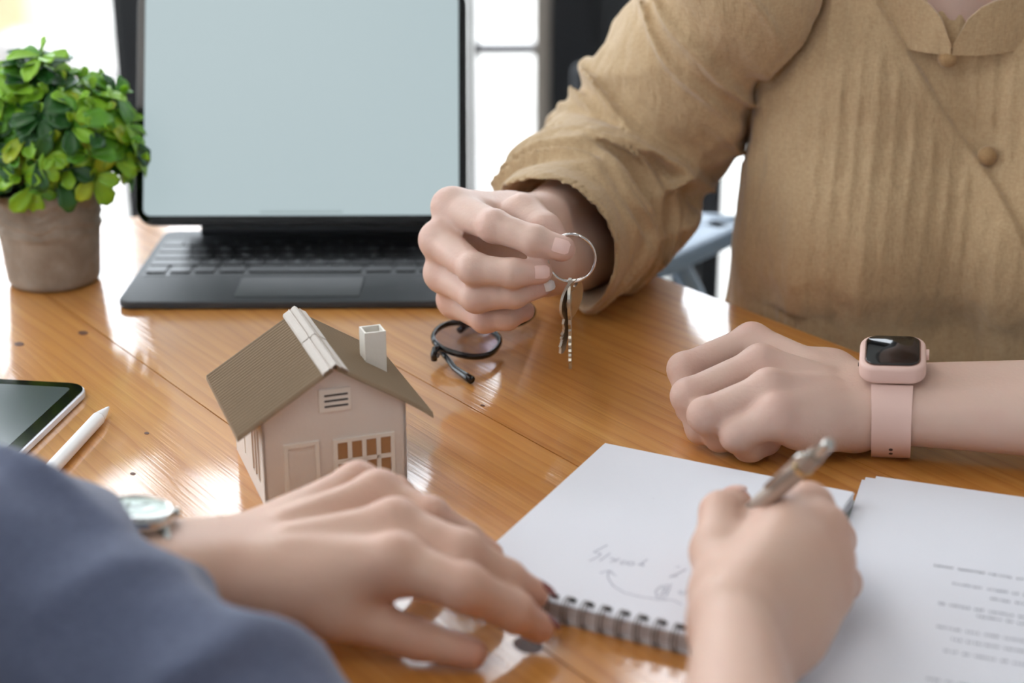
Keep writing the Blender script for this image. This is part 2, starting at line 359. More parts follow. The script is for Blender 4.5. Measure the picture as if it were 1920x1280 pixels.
# things seen through the glass, far out of focus
g=tag(MB().box((-2.32,6.3,ZF+.42),(.9,.25,.84)).build('garden_wall',M_beige,None,bevel=.02),'beige rendered garden wall outside, blurred at the left edge','wall')
g.location=(0,0,-.0)
g=tag(MB().prism([(-.3,0),(.12,0),(.08,.06),(-.05,.2),(-.3,.26)],lambda x,y,h:(x-1.52,5.6+h,ZF-.02+y),0,.3).build('garden_kerb',M_trunk,None,bevel=.02),'grey sloping kerb block on the paving outside behind the plant','kerb')
# bodies of the added fill lamps, each with a glowing panel
M_fill=mat('fill_diffuser',(1,1,1,1),.5,emit=((1,.95,.88,1),2.0))
for k,(x,y,s) in enumerate([(-.9,-.6,1.25),(-1.0,1.5,.75)]):
    t=thing('fill_lamp','added square flat fill lamp '+('over the near half of the room' if k==0 else 'over the table end near the windows'),'lamp',(x,y,1.93))
    MB().box((0,0,.1),(s+.04,s+.04,.05)).build('fill_housing',M_dark,t,bevel=.006)
    MB().box((0,0,.07),(s,s,.012)).build('fill_panel',M_fill,t)
    MB().box((0,0,.122),(.1,.1,.02)).build('fill_mount',M_dark,t)
# ------------------------------------------------------------------ the table
M_wood=wood_mat(); M_tleg=mat('black_iron',rgb(30,29,28),.5,metal=.6)
TA=math.atan2(-.813,.582); tdir=np.array([math.cos(TA),math.sin(TA),0]); tn=np.array([.813,.582,0])
table=thing('wooden_table','varnished orange pine plank table carrying everything','table',tuple(tdir*0),0)
PW=.1456; n_edge=.849; T0,T1=-1.405,.2
for k in range(5):
    nc=n_edge-PW*(k+.5)
    m=MB().box((0,0,-.02),(T1-T0,PW-.0010,.04)).build('plank',M_wood,table)
    p=tdir*(T0+T1)/2+tn*nc; m.location=p; m.rotation_euler=(0,0,TA)
for sx in (T0+.08,T1-.08):
    for k in (n_edge-.08,n_edge-PW*5+.08):
        p=tdir*sx+tn*k; m=MB().box((0,0,-.04-(TT-.04)/2),(.05,.05,TT-.04)).build('leg',M_tleg,table,bevel=.004); m.location=p; m.rotation_euler=(0,0,TA)
for k in (n_edge-.08,n_edge-PW*5+.08):
    p=tdir*(T0+T1)/2+tn*k; m=MB().box((0,0,-.07),(T1-T0-.2,.03,.06)).build('apron',M_tleg,table); m.location=p; m.rotation_euler=(0,0,TA)
M_knot=mat('pine_knot',rgb(112,62,30),.5,vary=(260,rgb(70,36,18)))
for (x,y,ra_,rb_) in ((990,1209,.0088,.0068),(36,645,.0050,.0034),(156,624,.0052,.0036),(249,888,.0022,.0016),(275,812,.0020,.0015),(905,760,.0020,.0012)):
    c=U(x,y,.0); k=MB().lathe([(1,0),(.97,.00022),(.5,.0003),(.0001,.0003)],20,cap=(True,False)).build('knot',M_knot,table); k.scale=(ra_,rb_,1); k.location=c; k.rotation_euler=(0,0,TA)
# ------------------------------------------------------------------ the chair behind the table
M_chair=mat('blue_grey_metal',rgb(120,140,162),.45,spec=.4); M_seat=mat('dark_seat',rgb(48,50,54),.8,bump=(300,.3))
ch=thing('armchair','blue-grey metal frame armchair behind the table under the tan sleeve','chair')
za=-.07
A1=U(1185,512,za); A2=U(1352,438,za); A3=U(1225,404,za)
def flatbar(pts,w,h,name,m,par):
    pts=[np.array(p) for p in pts]; mb=MB()
    for a,b in zip(pts[:-1],pts[1:]):
        d=b-a; l=np.linalg.norm(d); x=d/l; up=np.array([0,0,1.]) if abs(x[2])<.9 else np.array([1.,0,0]); y=np.cross(up,x); y/=np.linalg.norm(y); z=np.cross(x,y)
        mb.box((a+b)/2,(l+w*.7,w,h),np.stack([x,y,z],1))
    return mb.build(name,m,par,bevel=min(w,h)*.3)
flatbar([A1,A2,A3],.042,.022,'armrest',M_chair,ch)
cs=np.array([.515,1.45]); fx=np.array([-.45,-.893]); lx=np.array([.893,-.45])   # seat centre, facing, side
P3=lambda a,b,z:np.array([*(cs+lx*a+fx*b),z])
flatbar([P3(.27,.2,za),P3(.27,-.22,za)],.042,.022,'armrest',M_chair,ch)
ang=math.atan2(lx[1],lx[0])
st=MB().box((0,0,0),(.46,.44,.05)).build('seat',M_seat,ch,bevel=.02,seg=3); st.location=P3(0,0,-.32); st.rotation_euler=(0,0,ang)
bk=MB().box((0,0,0),(.46,.03,.36)).build('backrest',M_seat,ch,bevel=.012,seg=3); bk.location=P3(0,-.25,-.0); bk.rotation_euler=(math.radians(-8),0,ang)
for a in (-.24,.24):
    for b in (.2,-.22): MB().tube([P3(a,b,-.33),P3(a*1.08,b*1.1,ZF)],.013,10).build('leg',M_chair,ch)
    MB().tube([P3(a,-.22,-.34),P3(a,-.26,.17)],.012,10).build('back_post',M_chair,ch)
MB().tube([P3(.25,.18,-.33),P3(.27,.18,za)],.011,10).build('arm_post',M_chair,ch)
q=(A1+A2)/2; MB().tube([q+np.array([0,0,-.01]),P3(-.24,.0,-.33)],.011,10).build('arm_post',M_chair,ch)
MB().tube([A3+np.array([0,0,-.005]),P3(-.24,-.23,-.1)],.011,10).build('arm_post',M_chair,ch)
dc=thing('dining_chair','dark upholstered chair near the windows, seen in the gap under the tan sleeve','chair',(.2,2.4,0))
MB().box((.0075,0,-.17),(.235,.04,.30)).build('backrest',M_seat,dc,bevel=.015,seg=3)
MB().box((.0,.24,-.345),(.25,.42,.05)).build('seat',M_seat,dc,bevel=.015,seg=3)
for a in (-.105,.108):
    MB().box((a,.0,-.51),(.034,.034,.48)).build('leg',M_dark,dc,bevel=.005); MB().box((a,.42,-.56),(.034,.034,.38)).build('leg',M_dark,dc,bevel=.005)
# ------------------------------------------------------------------ tablet computer in its keyboard case
M_kb=mat('charcoal_case',rgb(44,47,50),.55,bump=(900,.25)); M_key=mat('black_key',rgb(22,24,27),.42); M_pad=mat('trackpad_surface',rgb(52,54,54),.38)
M_bez=mat('black_glass_bezel',rgb(7,8,10),.12); M_scr=mat('lit_screen',(.02,.02,.02,1),.25,emit=(rgb(190,208,212),.80),spec=.2)
M_leg=mat('key_legend',rgb(150,155,160),.6); M_bar2=mat('screen_gesture_bar',rgb(30,32,34),.5,emit=(rgb(150,166,168),.88)); M_alu=mat('space_grey_metal',rgb(60,62,66),.35,metal=.8)
la=.012; bl=U(219,577,.002); LW,LDp=.281,.205
lt=thing('tablet_computer','tablet with blank pale lit screen standing on a dark keyboard case','tablet computer',tuple(bl-np.array([0,0,.002])),la)
MB().prism(rrect(LW,LDp,.012,5,LW/2,LDp/2),ident,.0006,.0066).build('keyboard_base',M_kb,lt,bevel=.0012)
MB().prism(rrect(.1,.05,.003,4,.1405,.037),ident,.0066,.0071).build('trackpad',M_pad,lt)
MB().box((LW/2,.118,.0063),(.268,.1,.001)).build('key_well',M_key,lt)
rows=[("`1234567890-=<",13.5),("\tqwertyuiop[]\\",0),("*asdfghjkl;'*",0),("*zxcvbnm,./*",0),("*********",0)]
widths=[[.0165]*13+[.027],[.027]+[.0165]*12+[.0165],[.0305]+[.0165]*11+[.032],[.041]+[.0165]*10+[.041],[.0165,.0165,.0165,.021,.094,.021,.0165,.0165,.0165]]
leg=[list('`1234567890-=')+[''],['']+list('QWERTYUIOP[]\\'),['']+list("ASDFGHJKL;'")+[''],['']+list('ZXCVBNM,./')+[''],['']*9]
kmesh={}; font=None
def key_mesh(w):
    k=round(w,4)
    if k not in kmesh:
        mb=MB(); mb.prism(rrect(w,.0155,.0016,3),ident,0,.0014); me=mb.mesh('key'); bm=bmesh.new(); bm.from_mesh(me); bmesh.ops.recalc_face_normals(bm,faces=bm.faces)
        bm.to_mesh(me); bm.free(); me.materials.append(M_key); kmesh[k]=me
    return kmesh[k]
lmesh={}
def text_mesh(s,size):
    if (s,size) not in lmesh:
        cu=bpy.data.curves.new('legend','FONT'); cu.body=s; cu.size=size; cu.align_x='CENTER'; cu.align_y='CENTER'; cu.resolution_u=2
        o=bpy.data.objects.new('legend_tmp',cu); C.objects.link(o); dg=bpy.context.evaluated_depsgraph_get(); me=bpy.data.meshes.new_from_object(o.evaluated_get(dg))
        bpy.data.objects.remove(o); me.materials.clear(); me.materials.append(M_leg); lmesh[(s,size)]=me
    return lmesh[(s,size)]
for r in range(5):
    ws=widths[r]; gap=(.266-sum(ws))/(len(ws)-1); x=.0075; y=.160-r*.0192
    for w,s in zip(ws,leg[r]):
        k=bpy.data.objects.new('keyboard_key',key_mesh(w)); C.objects.link(k); k.parent=lt; k.location=(x+w/2,y,.0068)
        if s:
            l=bpy.data.objects.new('key_legend',text_mesh(s,.0075)); C.objects.link(l); l.parent=k; l.location=(0,0,.00146)
        x+=w+gap
# the raised hinge, back plate and the tablet that leans on it
tilt=math.radians(24); up=np.array([0,math.sin(tilt),math.cos(tilt)]); nr=np.array([0,-math.cos(tilt),math.sin(tilt)])
tb=np.array([.1358,.104,.0405])      # middle of the tablet's lower edge
fn=lambda x,y,h:tuple(tb+np.array([x,0,0])+up*y+nr*h)
MB().tube([(.035,.196,.012),(.246,.196,.012)],.0085,14).build('hinge',M_kb,lt,smooth=False,auto=.6)
MB().prism(rrect(.236,.05,.006,4,0,.01),lambda x,y,h:(.1405+x,.196+(y+.015)*-.62-h*.6,.014+(y+.015)*.7+h*.6),-.002,.002).build('hinge_plate',M_kb,lt)
MB().prism(rrect(.281,.205,.015,7,0,.1025),fn,-.009,-.0062).build('back_cover',M_kb,lt,bevel=.0008)
tbdy=MB().prism(rrect(.2806,.2045,.017,8,0,.1025),fn,-.006,-.0003).build('tablet_body',M_alu,lt,bevel=.0009)
MB().prism(rrect(.2796,.2035,.0165,8,0,.1025),fn,-.0006,.0001).build('screen_glass',M_bez,lt)
MB().prism(rrect(.2665,.190,.006,5,0,.1025),fn,.0001,.0004).build('screen',M_scr,lt)
MB().prism(rrect(.070,.0016,.0007,3,.0,.0105),fn,.0004,.0006).build('gesture_bar',M_bar2,lt)
# ------------------------------------------------------------------ second tablet and its stylus, left edge
M_dscr=mat('dark_screen',rgb(70,80,82),.22,spec=.6); M_silver=mat('silver_edge',rgb(205,205,208),.35,metal=.5); M_whit=mat('white_plastic',rgb(232,232,232),.35)
c0=U(158,722,.006)
ta=math.atan2(*( (U(40,850,.006)-U(150,745,.006))[[1,0]] )); dd=np.array([math.cos(ta),math.sin(ta),0]); de=np.array([-dd[1],dd[0],0])
if de[0]>0: de=-de
tab=thing('tablet','flat tablet with dark glass screen lying at the left edge of the table','tablet',tuple(c0-np.array([0,0,.006])),0)
# local: corner at origin, runs along dd (towards the camera) and de (to the left)
f2=lambda x,y,h:tuple(dd*x+de*y+np.array([0,0,h]))
MB().prism(rrect(.248,.178,.016,7,.124-.004,.089-.004),f2,.0004,.0056).build('tablet_body',M_silver,tab,bevel=.0012,seg=3)
MB().prism(rrect(.2455,.1755,.015,7,.124-.004,.089-.004),f2,.0056,.0062).build('screen_glass',M_bez,tab)
MB().prism(rrect(.2275,.1565,.004,4,.124-.004,.089-.004),f2,.0062,.0064).build('screen',M_dscr,tab)
s0=U(204,763,.0045); s1=U(92,884,.0045); sd=(s1-s0)/np.linalg.norm(s1-s0)
sty=thing('stylus','white round stylus pen lying beside the flat dark tablet','stylus',tuple(s0))
MB().tube([sd*.0002,sd*.003,sd*.011,sd*.020],[.0006,.0014,.0030,.0045],20).build('tip',M_whit,sty,auto=.8)
MB().tube([sd*.0203,sd*.1555,sd*.163,sd*.166],[.0045,.0045,.0043,.0028],24).build('barrel',M_whit,sty,auto=.8)
# ------------------------------------------------------------------ potted plant
M_pot=mat('rough_grey_pot',rgb(158,148,136),.95,bump=(260,.8),vary=(60,rgb(138,126,113)))
M_soil=mat('dark_soil',rgb(42,34,26),.95,bump=(200,1))
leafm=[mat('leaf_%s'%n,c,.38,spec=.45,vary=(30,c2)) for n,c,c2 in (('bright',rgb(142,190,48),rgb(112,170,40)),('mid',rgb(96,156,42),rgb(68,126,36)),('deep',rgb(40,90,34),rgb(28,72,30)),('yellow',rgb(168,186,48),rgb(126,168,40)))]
for m in leafm:
    b=m.node_tree.nodes['Principled BSDF']; b.inputs['Subsurface Weight'].default_value=.12; b.inputs['Subsurface Radius'].default_value=(.004,.006,.001); b.inputs['Subsurface Scale'].default_value=.5
pc=U(96,534); pc[1]+=.012
pl=thing('potted_plant','bushy small-leaved green plant in a rough grey pot','plant',tuple(pc))
def potprof():
    P=[(.0355,.001),(.0372,.004)]
    for k in range(24):
        z=.006+.074*k/23; r=.0372+.0062*z/.08
        if z>.046: r+=.0015*math.sin((z-.046)*760)*(1 if z<.075 else .3)+.0004
        P.append((r,z))
    P+=[(.0432,.0815),(.0415,.0815),(.040,.072)]
    return P
pot=MB(); pot.lathe(potprof(),56,cap=(True,False))
vv=[]
for (x,y,z) in pot.v:                       # the hand-pressed wavy bands under the rim
    a=math.atan2(y,x); w=1+(.014*math.sin(7*a+z*300)+.012*math.sin(13*a-1))*(max(0,z-.044)/.035); zz=z+(.0022*math.sin(5*a)+.0012*math.sin(11*a+2))*(1 if .045<z<.079 else 0)
    vv.append((x*w,y*w,zz))
pot.v=vv; pot.build('pot',M_pot,pl,smooth=True)
MB().lathe([(.0001,.0715),(.0395,.0715),(.0395,.068)],32,cap=(False,True)).build('soil',M_soil,pl)
def leaf_mesh(L_,w,cup,bend):
    mb=MB(); P=[]
    for i in range(6):
        t=i/5; ww=w*(.22+.78*math.sin(min(1,t*1.05)**1.15*math.pi*.62+.05))*(1 if t<.8 else math.sqrt(max(.02,1-((t-.8)/.215)**2)))
        row=[]
        for j in range(5):
            s=(j-2)/2; row.append((s*ww/2,L_*t,-bend*t*t*L_+cup*abs(s)**1.5*ww*.5))
        P.append(row)
    V=[p for r in P for p in r]; n=len(V)
    F=[(i*5+j,i*5+j+1,(i+1)*5+j+1,(i+1)*5+j) for i in range(5) for j in range(4)]
    th=.0005; V2=V+[(x,y,z-th) for x,y,z in V]
    rim=[j for j in range(5)]+[i*5+4 for i in range(1,6)]+[25+j for j in range(3,-1,-1)]+[i*5 for i in range(4,0,-1)]
    F2=F+[tuple(reversed([a+n for a in q])) for q in F]+[(rim[(k+1)%len(rim)],rim[k],rim[k]+n,rim[(k+1)%len(rim)]+n) for k in range(len(rim))]
    mb.add(V2,F2); me=mb.mesh('leaf'); me.polygons.foreach_set('use_smooth',[True]*len(me.polygons)); return me
base_leaves=[leaf_mesh(.0235,.0150,.35,.25),leaf_mesh(.0210,.0130,.5,.1),leaf_mesh(.026,.0165,.3,.45),leaf_mesh(.017,.0100,.45,.0)]
leaf_meshes=[]
for b in base_leaves:
    row=[]
    for m in leafm: c=b.copy(); c.materials.append(m); row.append(c)
    leaf_meshes.append(row)
rr=random.Random(21); fc=Vector((.002,0,.122)); stems=MB(); nleaf=0; rest=[MB() for _ in leafm]
def put_leaf(p,R,sc,kind,mi):
    global nleaf
    if nleaf<300:
        o=bpy.data.objects.new('leaf',leaf_meshes[kind][mi]); C.objects.link(o); o.parent=pl; o.location=p; o.rotation_euler=R.to_euler(); o.scale=(sc,)*3; nleaf+=1
    else:
        me=base_leaves[kind]; rest[mi].add([tuple(R@(v.co*sc)+p) for v in me.vertices],[tuple(q.vertices) for q in me.polygons])
pts=[]
GA=math.pi*(3-math.sqrt(5))
for i in range(78):                       # shoots spread over a slightly flattened dome, nearest the viewer first
    z=1-1.55*(i+.5)/78; r=math.sqrt(max(0,1-z*z)); a=GA*i; pts.append(Vector((r*math.cos(a),r*math.sin(a),z)))
pts.append(Vector((.06,-.1,1.3))); pts.append(Vector((.12,-.2,1.22))); pts.append(Vector((1.02,-.3,.02))); pts.append(Vector((1.05,-.2,-.25))); pts+=[Vector((.05,-.92,-.66)),Vector((-.42,-.85,-.62)),Vector((.4,-.86,-.5)),Vector((-.8,-.55,-.45))]
pts.sort(key=lambda d:d.y-.25*abs(d.z))
for i,d in enumerate(pts):
    rad=.0575*(1+rr.uniform(-.14,.1)); n=d.normalized(); k=d.length
    p=fc+Vector((n.x*rad*1.22,n.y*rad*.98,n.z*rad*(.95 if n.z>0 else .88)))*(k if k>1 else 1)
    ax=(n+Vector((0,-.12,.42))+Vector((rr.uniform(-.3,.3),rr.uniform(-.3,.3),rr.uniform(-.2,.3)))).normalized()
    stems.tube([fc*0+Vector((n.x*.015,n.y*.015,.07)),fc+(p-fc)*.55-Vector((0,0,.01)),p],[.0013,.001,.0007],5)
    up_=ax; t1=up_.orthogonal().normalized(); t2=up_.cross(t1); m0=rr.choice([0,0,0,1,1,2])
    nl=7; ph=rr.uniform(0,6.28)
    for q in range(nl):
        an=ph+2*math.pi*q/nl*(1 if q<5 else .8)+rr.uniform(-.25,.25); inner=q>=5
        out=(t1*math.cos(an)+t2*math.sin(an)); el=rr.uniform(.05,.55) if not inner else rr.uniform(.9,1.2)
        y=(out*math.cos(el)+up_*math.sin(el)).normalized(); zz=(up_*math.cos(el)-out*math.sin(el)).normalized(); x=y.cross(zz)
        R=Matrix((x,y,zz)).transposed(); mi=m0 if rr.random()<.7 else rr.choice([0,1,2]); mi=0 if inner and rr.random()<.7 else mi
        if rr.random()<.05: mi=3
        put_leaf(p+y*.0015-up_*(.004 if not inner else 0),R,rr.uniform(.8,1.12)*(1 if not inner else .62),rr.choice([0,1,2]) if not inner else 3,mi)
    for q in range(4):                     # lower leaves along the shoot; darker greens put the crown's shade into the colour
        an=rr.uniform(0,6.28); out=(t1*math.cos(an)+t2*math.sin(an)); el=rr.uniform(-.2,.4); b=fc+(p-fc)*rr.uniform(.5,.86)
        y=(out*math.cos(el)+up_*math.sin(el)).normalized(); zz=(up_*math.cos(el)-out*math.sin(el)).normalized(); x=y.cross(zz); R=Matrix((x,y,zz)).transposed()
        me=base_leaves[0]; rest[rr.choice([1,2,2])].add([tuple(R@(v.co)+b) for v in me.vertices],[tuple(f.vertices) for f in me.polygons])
stems.build('stems',leafm[2],pl,smooth=True)
fol=MB(); fm=[]
for k,mb in enumerate(rest):
    n=len(mb.f); fol.add(mb.v,mb.f); fm+=[k]*n
me=fol.mesh('foliage'); o=link('foliage',me,leafm,pl,True); me.polygons.foreach_set('material_index',fm); o['kind']='stuff'
# ------------------------------------------------------------------ card model house
M_card=mat('cream_card',rgb(222,213,204),.8,bump=(350,.12)); M_white=mat('white_card',rgb(232,226,216),.75,bump=(350,.1)); M_kraft=mat('kraft_card',rgb(170,128,88),.85,bump=(200,.2))
M_roof=mat('corrugated_card',rgb(146,126,102),.85); M_ridge=mat('ridge_card',rgb(196,187,178),.8,bump=(300,.15)); M_slot=mat('dark_slot',rgb(40,36,40),.9)
hc=np.array([-.103,.857,0]); ha=.347
H=thing('model_house','small cream card model house with corrugated brown roof and chimney','model house',tuple(hc),ha)
HWd,HD,HZ,HA=.043,.090,.0555,.0822; th=.0018
def panel(name,poly,fn,h0,h1,m,par,bevel=0): return MB().prism(poly,fn,h0,h1).build(name,m,par,bevel=bevel)
front=lambda x,y,h:(x,-h,y); backf=lambda x,y,h:(x,HD+h,y); leftf=lambda x,y,h:(-HWd-h,x,y); rightf=lambda x,y,h:(HWd+h,x,y)
pent=[(-HWd,0),(HWd,0),(HWd,HZ),(0,HA),(-HWd,HZ)]
panel('front_wall',pent,front,-th,0,M_card,H,.0002); panel('back_wall',pent,backf,-th,0,M_card,H,.0002)
rect=lambda a,b,c,d:[(a,c),(b,c),(b,d),(a,d)]
def framed(name,fn,x0,x1,z0,z1,nx,nz,fr,mu,par,panem,hh=.0011):
    o=panel(name,rect(x0,x0+fr,z0,z1),fn,0,hh,M_white,par)      # frame: one mesh of four rails
    me=MB()
    for r in (rect(x0,x0+fr,z0,z1),rect(x1-fr,x1,z0,z1),rect(x0+fr,x1-fr,z0,z0+fr),rect(x0+fr,x1-fr,z1-fr,z1)): me.prism(r,fn,0,hh)
    d=o.data; o.data=me.mesh(name); o.data.materials.append(M_white)
    w=(x1-x0-2*fr-(nx-1)*mu)/nx; h=(z1-z0-2*fr-(nz-1)*mu)/nz
    for k in range(1,nx): a=x0+fr+k*w+(k-1)*mu; panel('muntin',rect(a,a+mu,z0+fr,z1-fr),fn,0,hh*.85,M_white,o)
    for k in range(1,nz): a=z0+fr+k*h+(k-1)*mu; panel('muntin',rect(x0+fr,x1-fr,a,a+mu),fn,0,hh*.85,M_white,o)
    for i in range(nx):
        for k in range(nz):
            a=x0+fr+i*(w+mu); b=z0+fr+k*(h+mu); panel('pane',rect(a,a+w,b,b+h),fn,.0,.0003,panem,o)
    return o
framed('window',front,-.0015,.0355,.0085,.0375,4,2,.0024,.0026,H,M_kraft)
d=panel('door',rect(-.0285,-.0125,0,.0358),front,0,.0004,M_card,H)
me=MB()
for r in (rect(-.031,-.0285,0,.0385),rect(-.0125,-.010,0,.0385),rect(-.0285,-.0125,.0358,.0385)): me.prism(r,front,0,.0011)
me.build('door_frame',M_white,d)
v=panel('vent',rect(-.009,.0100,.0555,.0695),front,0,.0009,M_white,H,.0002)
for k in range(3): panel('vent_slot',rect(-.0058,.0082,.0583+k*.0034,.0583+k*.0034+.0011),front,.00085,.0011,M_slot,v)
for fn,nm in ((leftf,'left_wall'),(rightf,'right_wall')):
    mb=MB(); wins=[(.008,.036),(.054,.061)]; e=[0]+[q for w in wins for q in w]+[HD]
    for k in range(0,len(e),2): mb.prism(rect(e[k],e[k+1],0,HZ+.001),fn,-th,0)
    for a,b in wins: mb.prism(rect(a,b,0,.011),fn,-th,0); mb.prism(rect(a,b,.044,HZ+.001),fn,-th,0)
    w=mb.build(nm,M_card,H)
    for (a,b),n in zip(wins,(3,1)):
        wd=(b-a-(n+1)*.0022)/n
        panel('pane',rect(a,b,.011,.044),fn,-th*.95,-th*.6,M_kraft,w)
        for k in range(n+1): panel('window_bar',rect(a+k*(wd+.0022),a+k*(wd+.0022)+.0020,.011,.044),fn,-th,.0001,M_white,w)
panel('base',rect(-HWd+th,HWd-th,th,HD-th),lambda x,y,h:(x,y,h),0,.0015,M_card,H)
y0,y1=-.0065,.0965; nrib=27; slope=(HA-HZ)/HWd; ex=.058
for s,nm in ((-1,'roof_panel'),(1,'roof_panel')):
    P=[];Pb=[]; N_=nrib*6
    xs=[.0012,.02,.04,.05,ex]
    for x in xs:
        z=HA+.0016-slope*x-(0 if s<0 else .0018*max(0,(x-.04)/.018)**2); row=[];rowb=[]
        for k in range(N_+1):
            t=k/N_; w=abs(math.sin(math.pi*t*nrib))**.8*.0028
            row.append((s*x,y0+(y1-y0)*t,z+w)); rowb.append((s*x,y0+(y1-y0)*t,z-.0009))
        P.append(row);Pb.append(rowb)
    mb=MB(); mb.grid(P); mb.grid(Pb)
    mb.grid([P[-1],Pb[-1]]); mb.grid([P[0],Pb[0]]); mb.grid([[r[0] for r in P],[r[0] for r in Pb]]); mb.grid([[r[-1] for r in P],[r[-1] for r in Pb]])
    mb.build(nm,M_roof,H)
# folded ridge cap in two lengths
prof=[(x*.66,z*.72) for x,z in ((-.0115,-.0068),(-.0108,-.0052),(-.0062,-.0026),(-.0052,-.0012),(-.0044,-.0024),(-.002,.0002),(0,.0012),(.002,.0002),(.0044,-.0024),(.0052,-.0012),(.0062,-.0026),(.0108,-.0052),(.0115,-.0068))]
for a,b,dz in ((y0-.002,.046,.0),(.0445,y1+.002,.0006)):
    mb=MB(); top=[[(x,y,HA+.0045+z+dz) for x,z in prof] for y in (a,(a+b)/2,b)]; bot=[[(x,y,zz-.0007) for x,y,zz in r] for r in top]
    mb.grid(top); mb.grid(bot); mb.grid([top[0],bot[0]]); mb.grid([top[-1],bot[-1]]); mb.grid([[r[0] for r in top],[r[0] for r in bot]]); mb.grid([[r[-1] for r in top],[r[-1] for r in bot]])
    mb.build('ridge_cap',M_ridge,H)
cx,cy,cw=.0365,.047,.0066
mb=MB()
zt_=HA+.0035
for dx,dy,sx,sy in ((-cw+.0006,0,.0012,cw*2),(cw-.0006,0,.0012,cw*2),(0,-cw+.0006,cw*2-.0024,.0012),(0,cw-.0006,cw*2-.0024,.0012)):
    zb_=HA-slope*(cx+dx)-.003
    mb.box((cx+dx,cy+dy,(zt_+zb_)/2),(sx,sy,zt_-zb_))
chm=mb.build('chimney',M_white,H)
# ------------------------------------------------------------------ eyeglasses
M_gl=mat('black_acetate',rgb(14,14,18),.18,spec=.6); M_lens=glass_mat('spectacle_lens',0,(.84,.82,.87,1)); M_hin=mat('hinge_metal',rgb(120,118,116),.3,metal=1)
G=thing('eyeglasses','folded black framed eyeglasses lying under the hand with keys','glasses',tuple(U(873,690)))
g0=np.array(G.location)
c1=U(875,636,.0125)-g0; eu=np.array([.36,.93,.02]); eu/=np.linalg.norm(eu); ev=np.array([.84,-.32,-.16]); ev-=eu*(ev@eu); ev/=np.linalg.norm(ev); en=np.cross(eu,ev)
if en[2]<0: en=-en
def rim(c,sg): 
    P=[]
    for k in range(36):
        a=2*math.pi*k/36; x=.0275*math.copysign(abs(math.cos(a))**.82,math.cos(a)); y=.0238*math.copysign(abs(math.sin(a))**.88,math.sin(a))
        P.append(c+eu*x+ev*(y+.0016*x/.0275*sg))
    return P
low=lambda P:min(p[2] for p in P)
for k in range(2):
    c=c1+eu*(.067*k); P=rim(c,1 if k else -1)
    r=MB().tube(P,.0018,8,closed=True,flat=1.4).build('rim',M_gl,G,smooth=True)
    MB().prism([( .0265*math.copysign(abs(math.cos(2*math.pi*q/30))**.82,math.cos(2*math.pi*q/30)),.0228*math.copysign(abs(math.sin(2*math.pi*q/30))**.88,math.sin(2*math.pi*q/30))) for q in range(30)],lambda x,y,h:tuple(c+eu*x+ev*y+en*h),-.0006,.0006).build('lens',M_lens,r)
MB().tube([c1+eu*.0245-ev*.006,c1+eu*.030-ev*.0085+en*.002,c1+eu*.037-ev*.0085+en*.002,c1+eu*.0425-ev*.006],.0017,8).build('bridge',M_gl,G,smooth=True)
h1=c1-eu*.0255-ev*.011; h2=c1+eu*.0925-ev*.011
for h,s in ((h1,-1),(h2,1)):
    MB().tube([h,h+eu*.004*s-ev*.001,h+eu*.006*s-ev*.001-en*.004,h+eu*.0055*s-en*.0085],.0026,10,flat=.8).build('end_piece',M_gl,G,smooth=True)
    MB().tube([h+eu*.0045*s-en*.0045+ev*.0025,h+eu*.0045*s-en*.0045-ev*.0025],.0018,8).build('hinge',M_hin,G)
lo_=lambda p:np.array([p[0],p[1],max(p[2],.0026-g0[2])])
q0=lo_(h1+eu*.004-en*.005); q1=U(852,690,.005)-g0; q2=U(884,712,.0034)-g0
MB().tube([q0,(q0+q1)/2+np.array([0,0,.001]),q1,q2*.7+q1*.3,q2],[.002,.002,.0022,.0028,.0030],10).build('temple',M_gl,G,smooth=True)
q0=lo_(h2-eu*.004-en*.008); q1=lo_(c1+eu*.07-en*.010-ev*.016); q2=lo_(c1+eu*.036-en*.012-ev*.019)
MB().tube([q0,q1,q2],[.002,.0022,.0028],10).build('temple',M_gl,G,smooth=True)
# ------------------------------------------------------------------ spiral notebook
M_paper=mat('white_paper',rgb(232,233,240),.85,spec=.2); M_edge=mat('page_edges',rgb(222,222,226),.9,vary=(1800,rgb(188,188,194),(.02,.02,1))); M_wire=mat('bronze_wire',rgb(120,112,108),.3,metal=.9); M_cov=mat('grey_cover',rgb(196,196,198),.7)
M_ink=mat('pencil_grey',rgb(132,134,154),.8)
zN=.0115
a=U(1135,829,zN); b=U(1601,921,zN); dD=U(862,1082,zN)
nu=(b-a)/np.linalg.norm(b-a); nv=np.array([nu[1],-nu[0],0]); NW=np.linalg.norm(b-a); NL=float((dD-a)@nv)
nb=thing('spiral_notebook','white spiral notebook open on a page with a few pencil scribbles','notebook',tuple([a[0],a[1],0]))
nf=lambda x,y,h:tuple(nu*x+nv*y+np.array([0,0,h]))
MB().prism(rect(-.001,NW+.001,-.001,NL+.001),nf,0,.0014).build('back_cover',M_cov,nb)
MB().prism(rect(0,NW,0,NL),nf,.0014,.0098).build('page_block',M_edge,nb)
def sheet(lift,off):
    P=[[np.array(nf(NW*i/12+off,NL*j/16,.0)) for i in range(13)] for j in range(17)]
    for j in range(17):
        for i in range(13):
            P[j][i]=P[j][i]+np.array([0,0,.0101+lift*((1-j/16)**2)*(.35+.65*abs(i/12-.45))])
    return P
for k,(lf,of) in enumerate(((.0004,.0006),(.0014,-.0002))):
    P=sheet(lf,of); P2=[[p-np.array([0,0,.00022]) for p in r] for r in P]; mb=MB(); mb.grid(P).grid(P2)
    mb.grid([P[0],P2[0]]).grid([P[-1],P2[-1]]).grid([[r[0] for r in P],[r[0] for r in P2]]).grid([[r[-1] for r in P],[r[-1] for r in P2]])
    page=mb.build('page',M_paper,nb)
ncoil=16; me=None
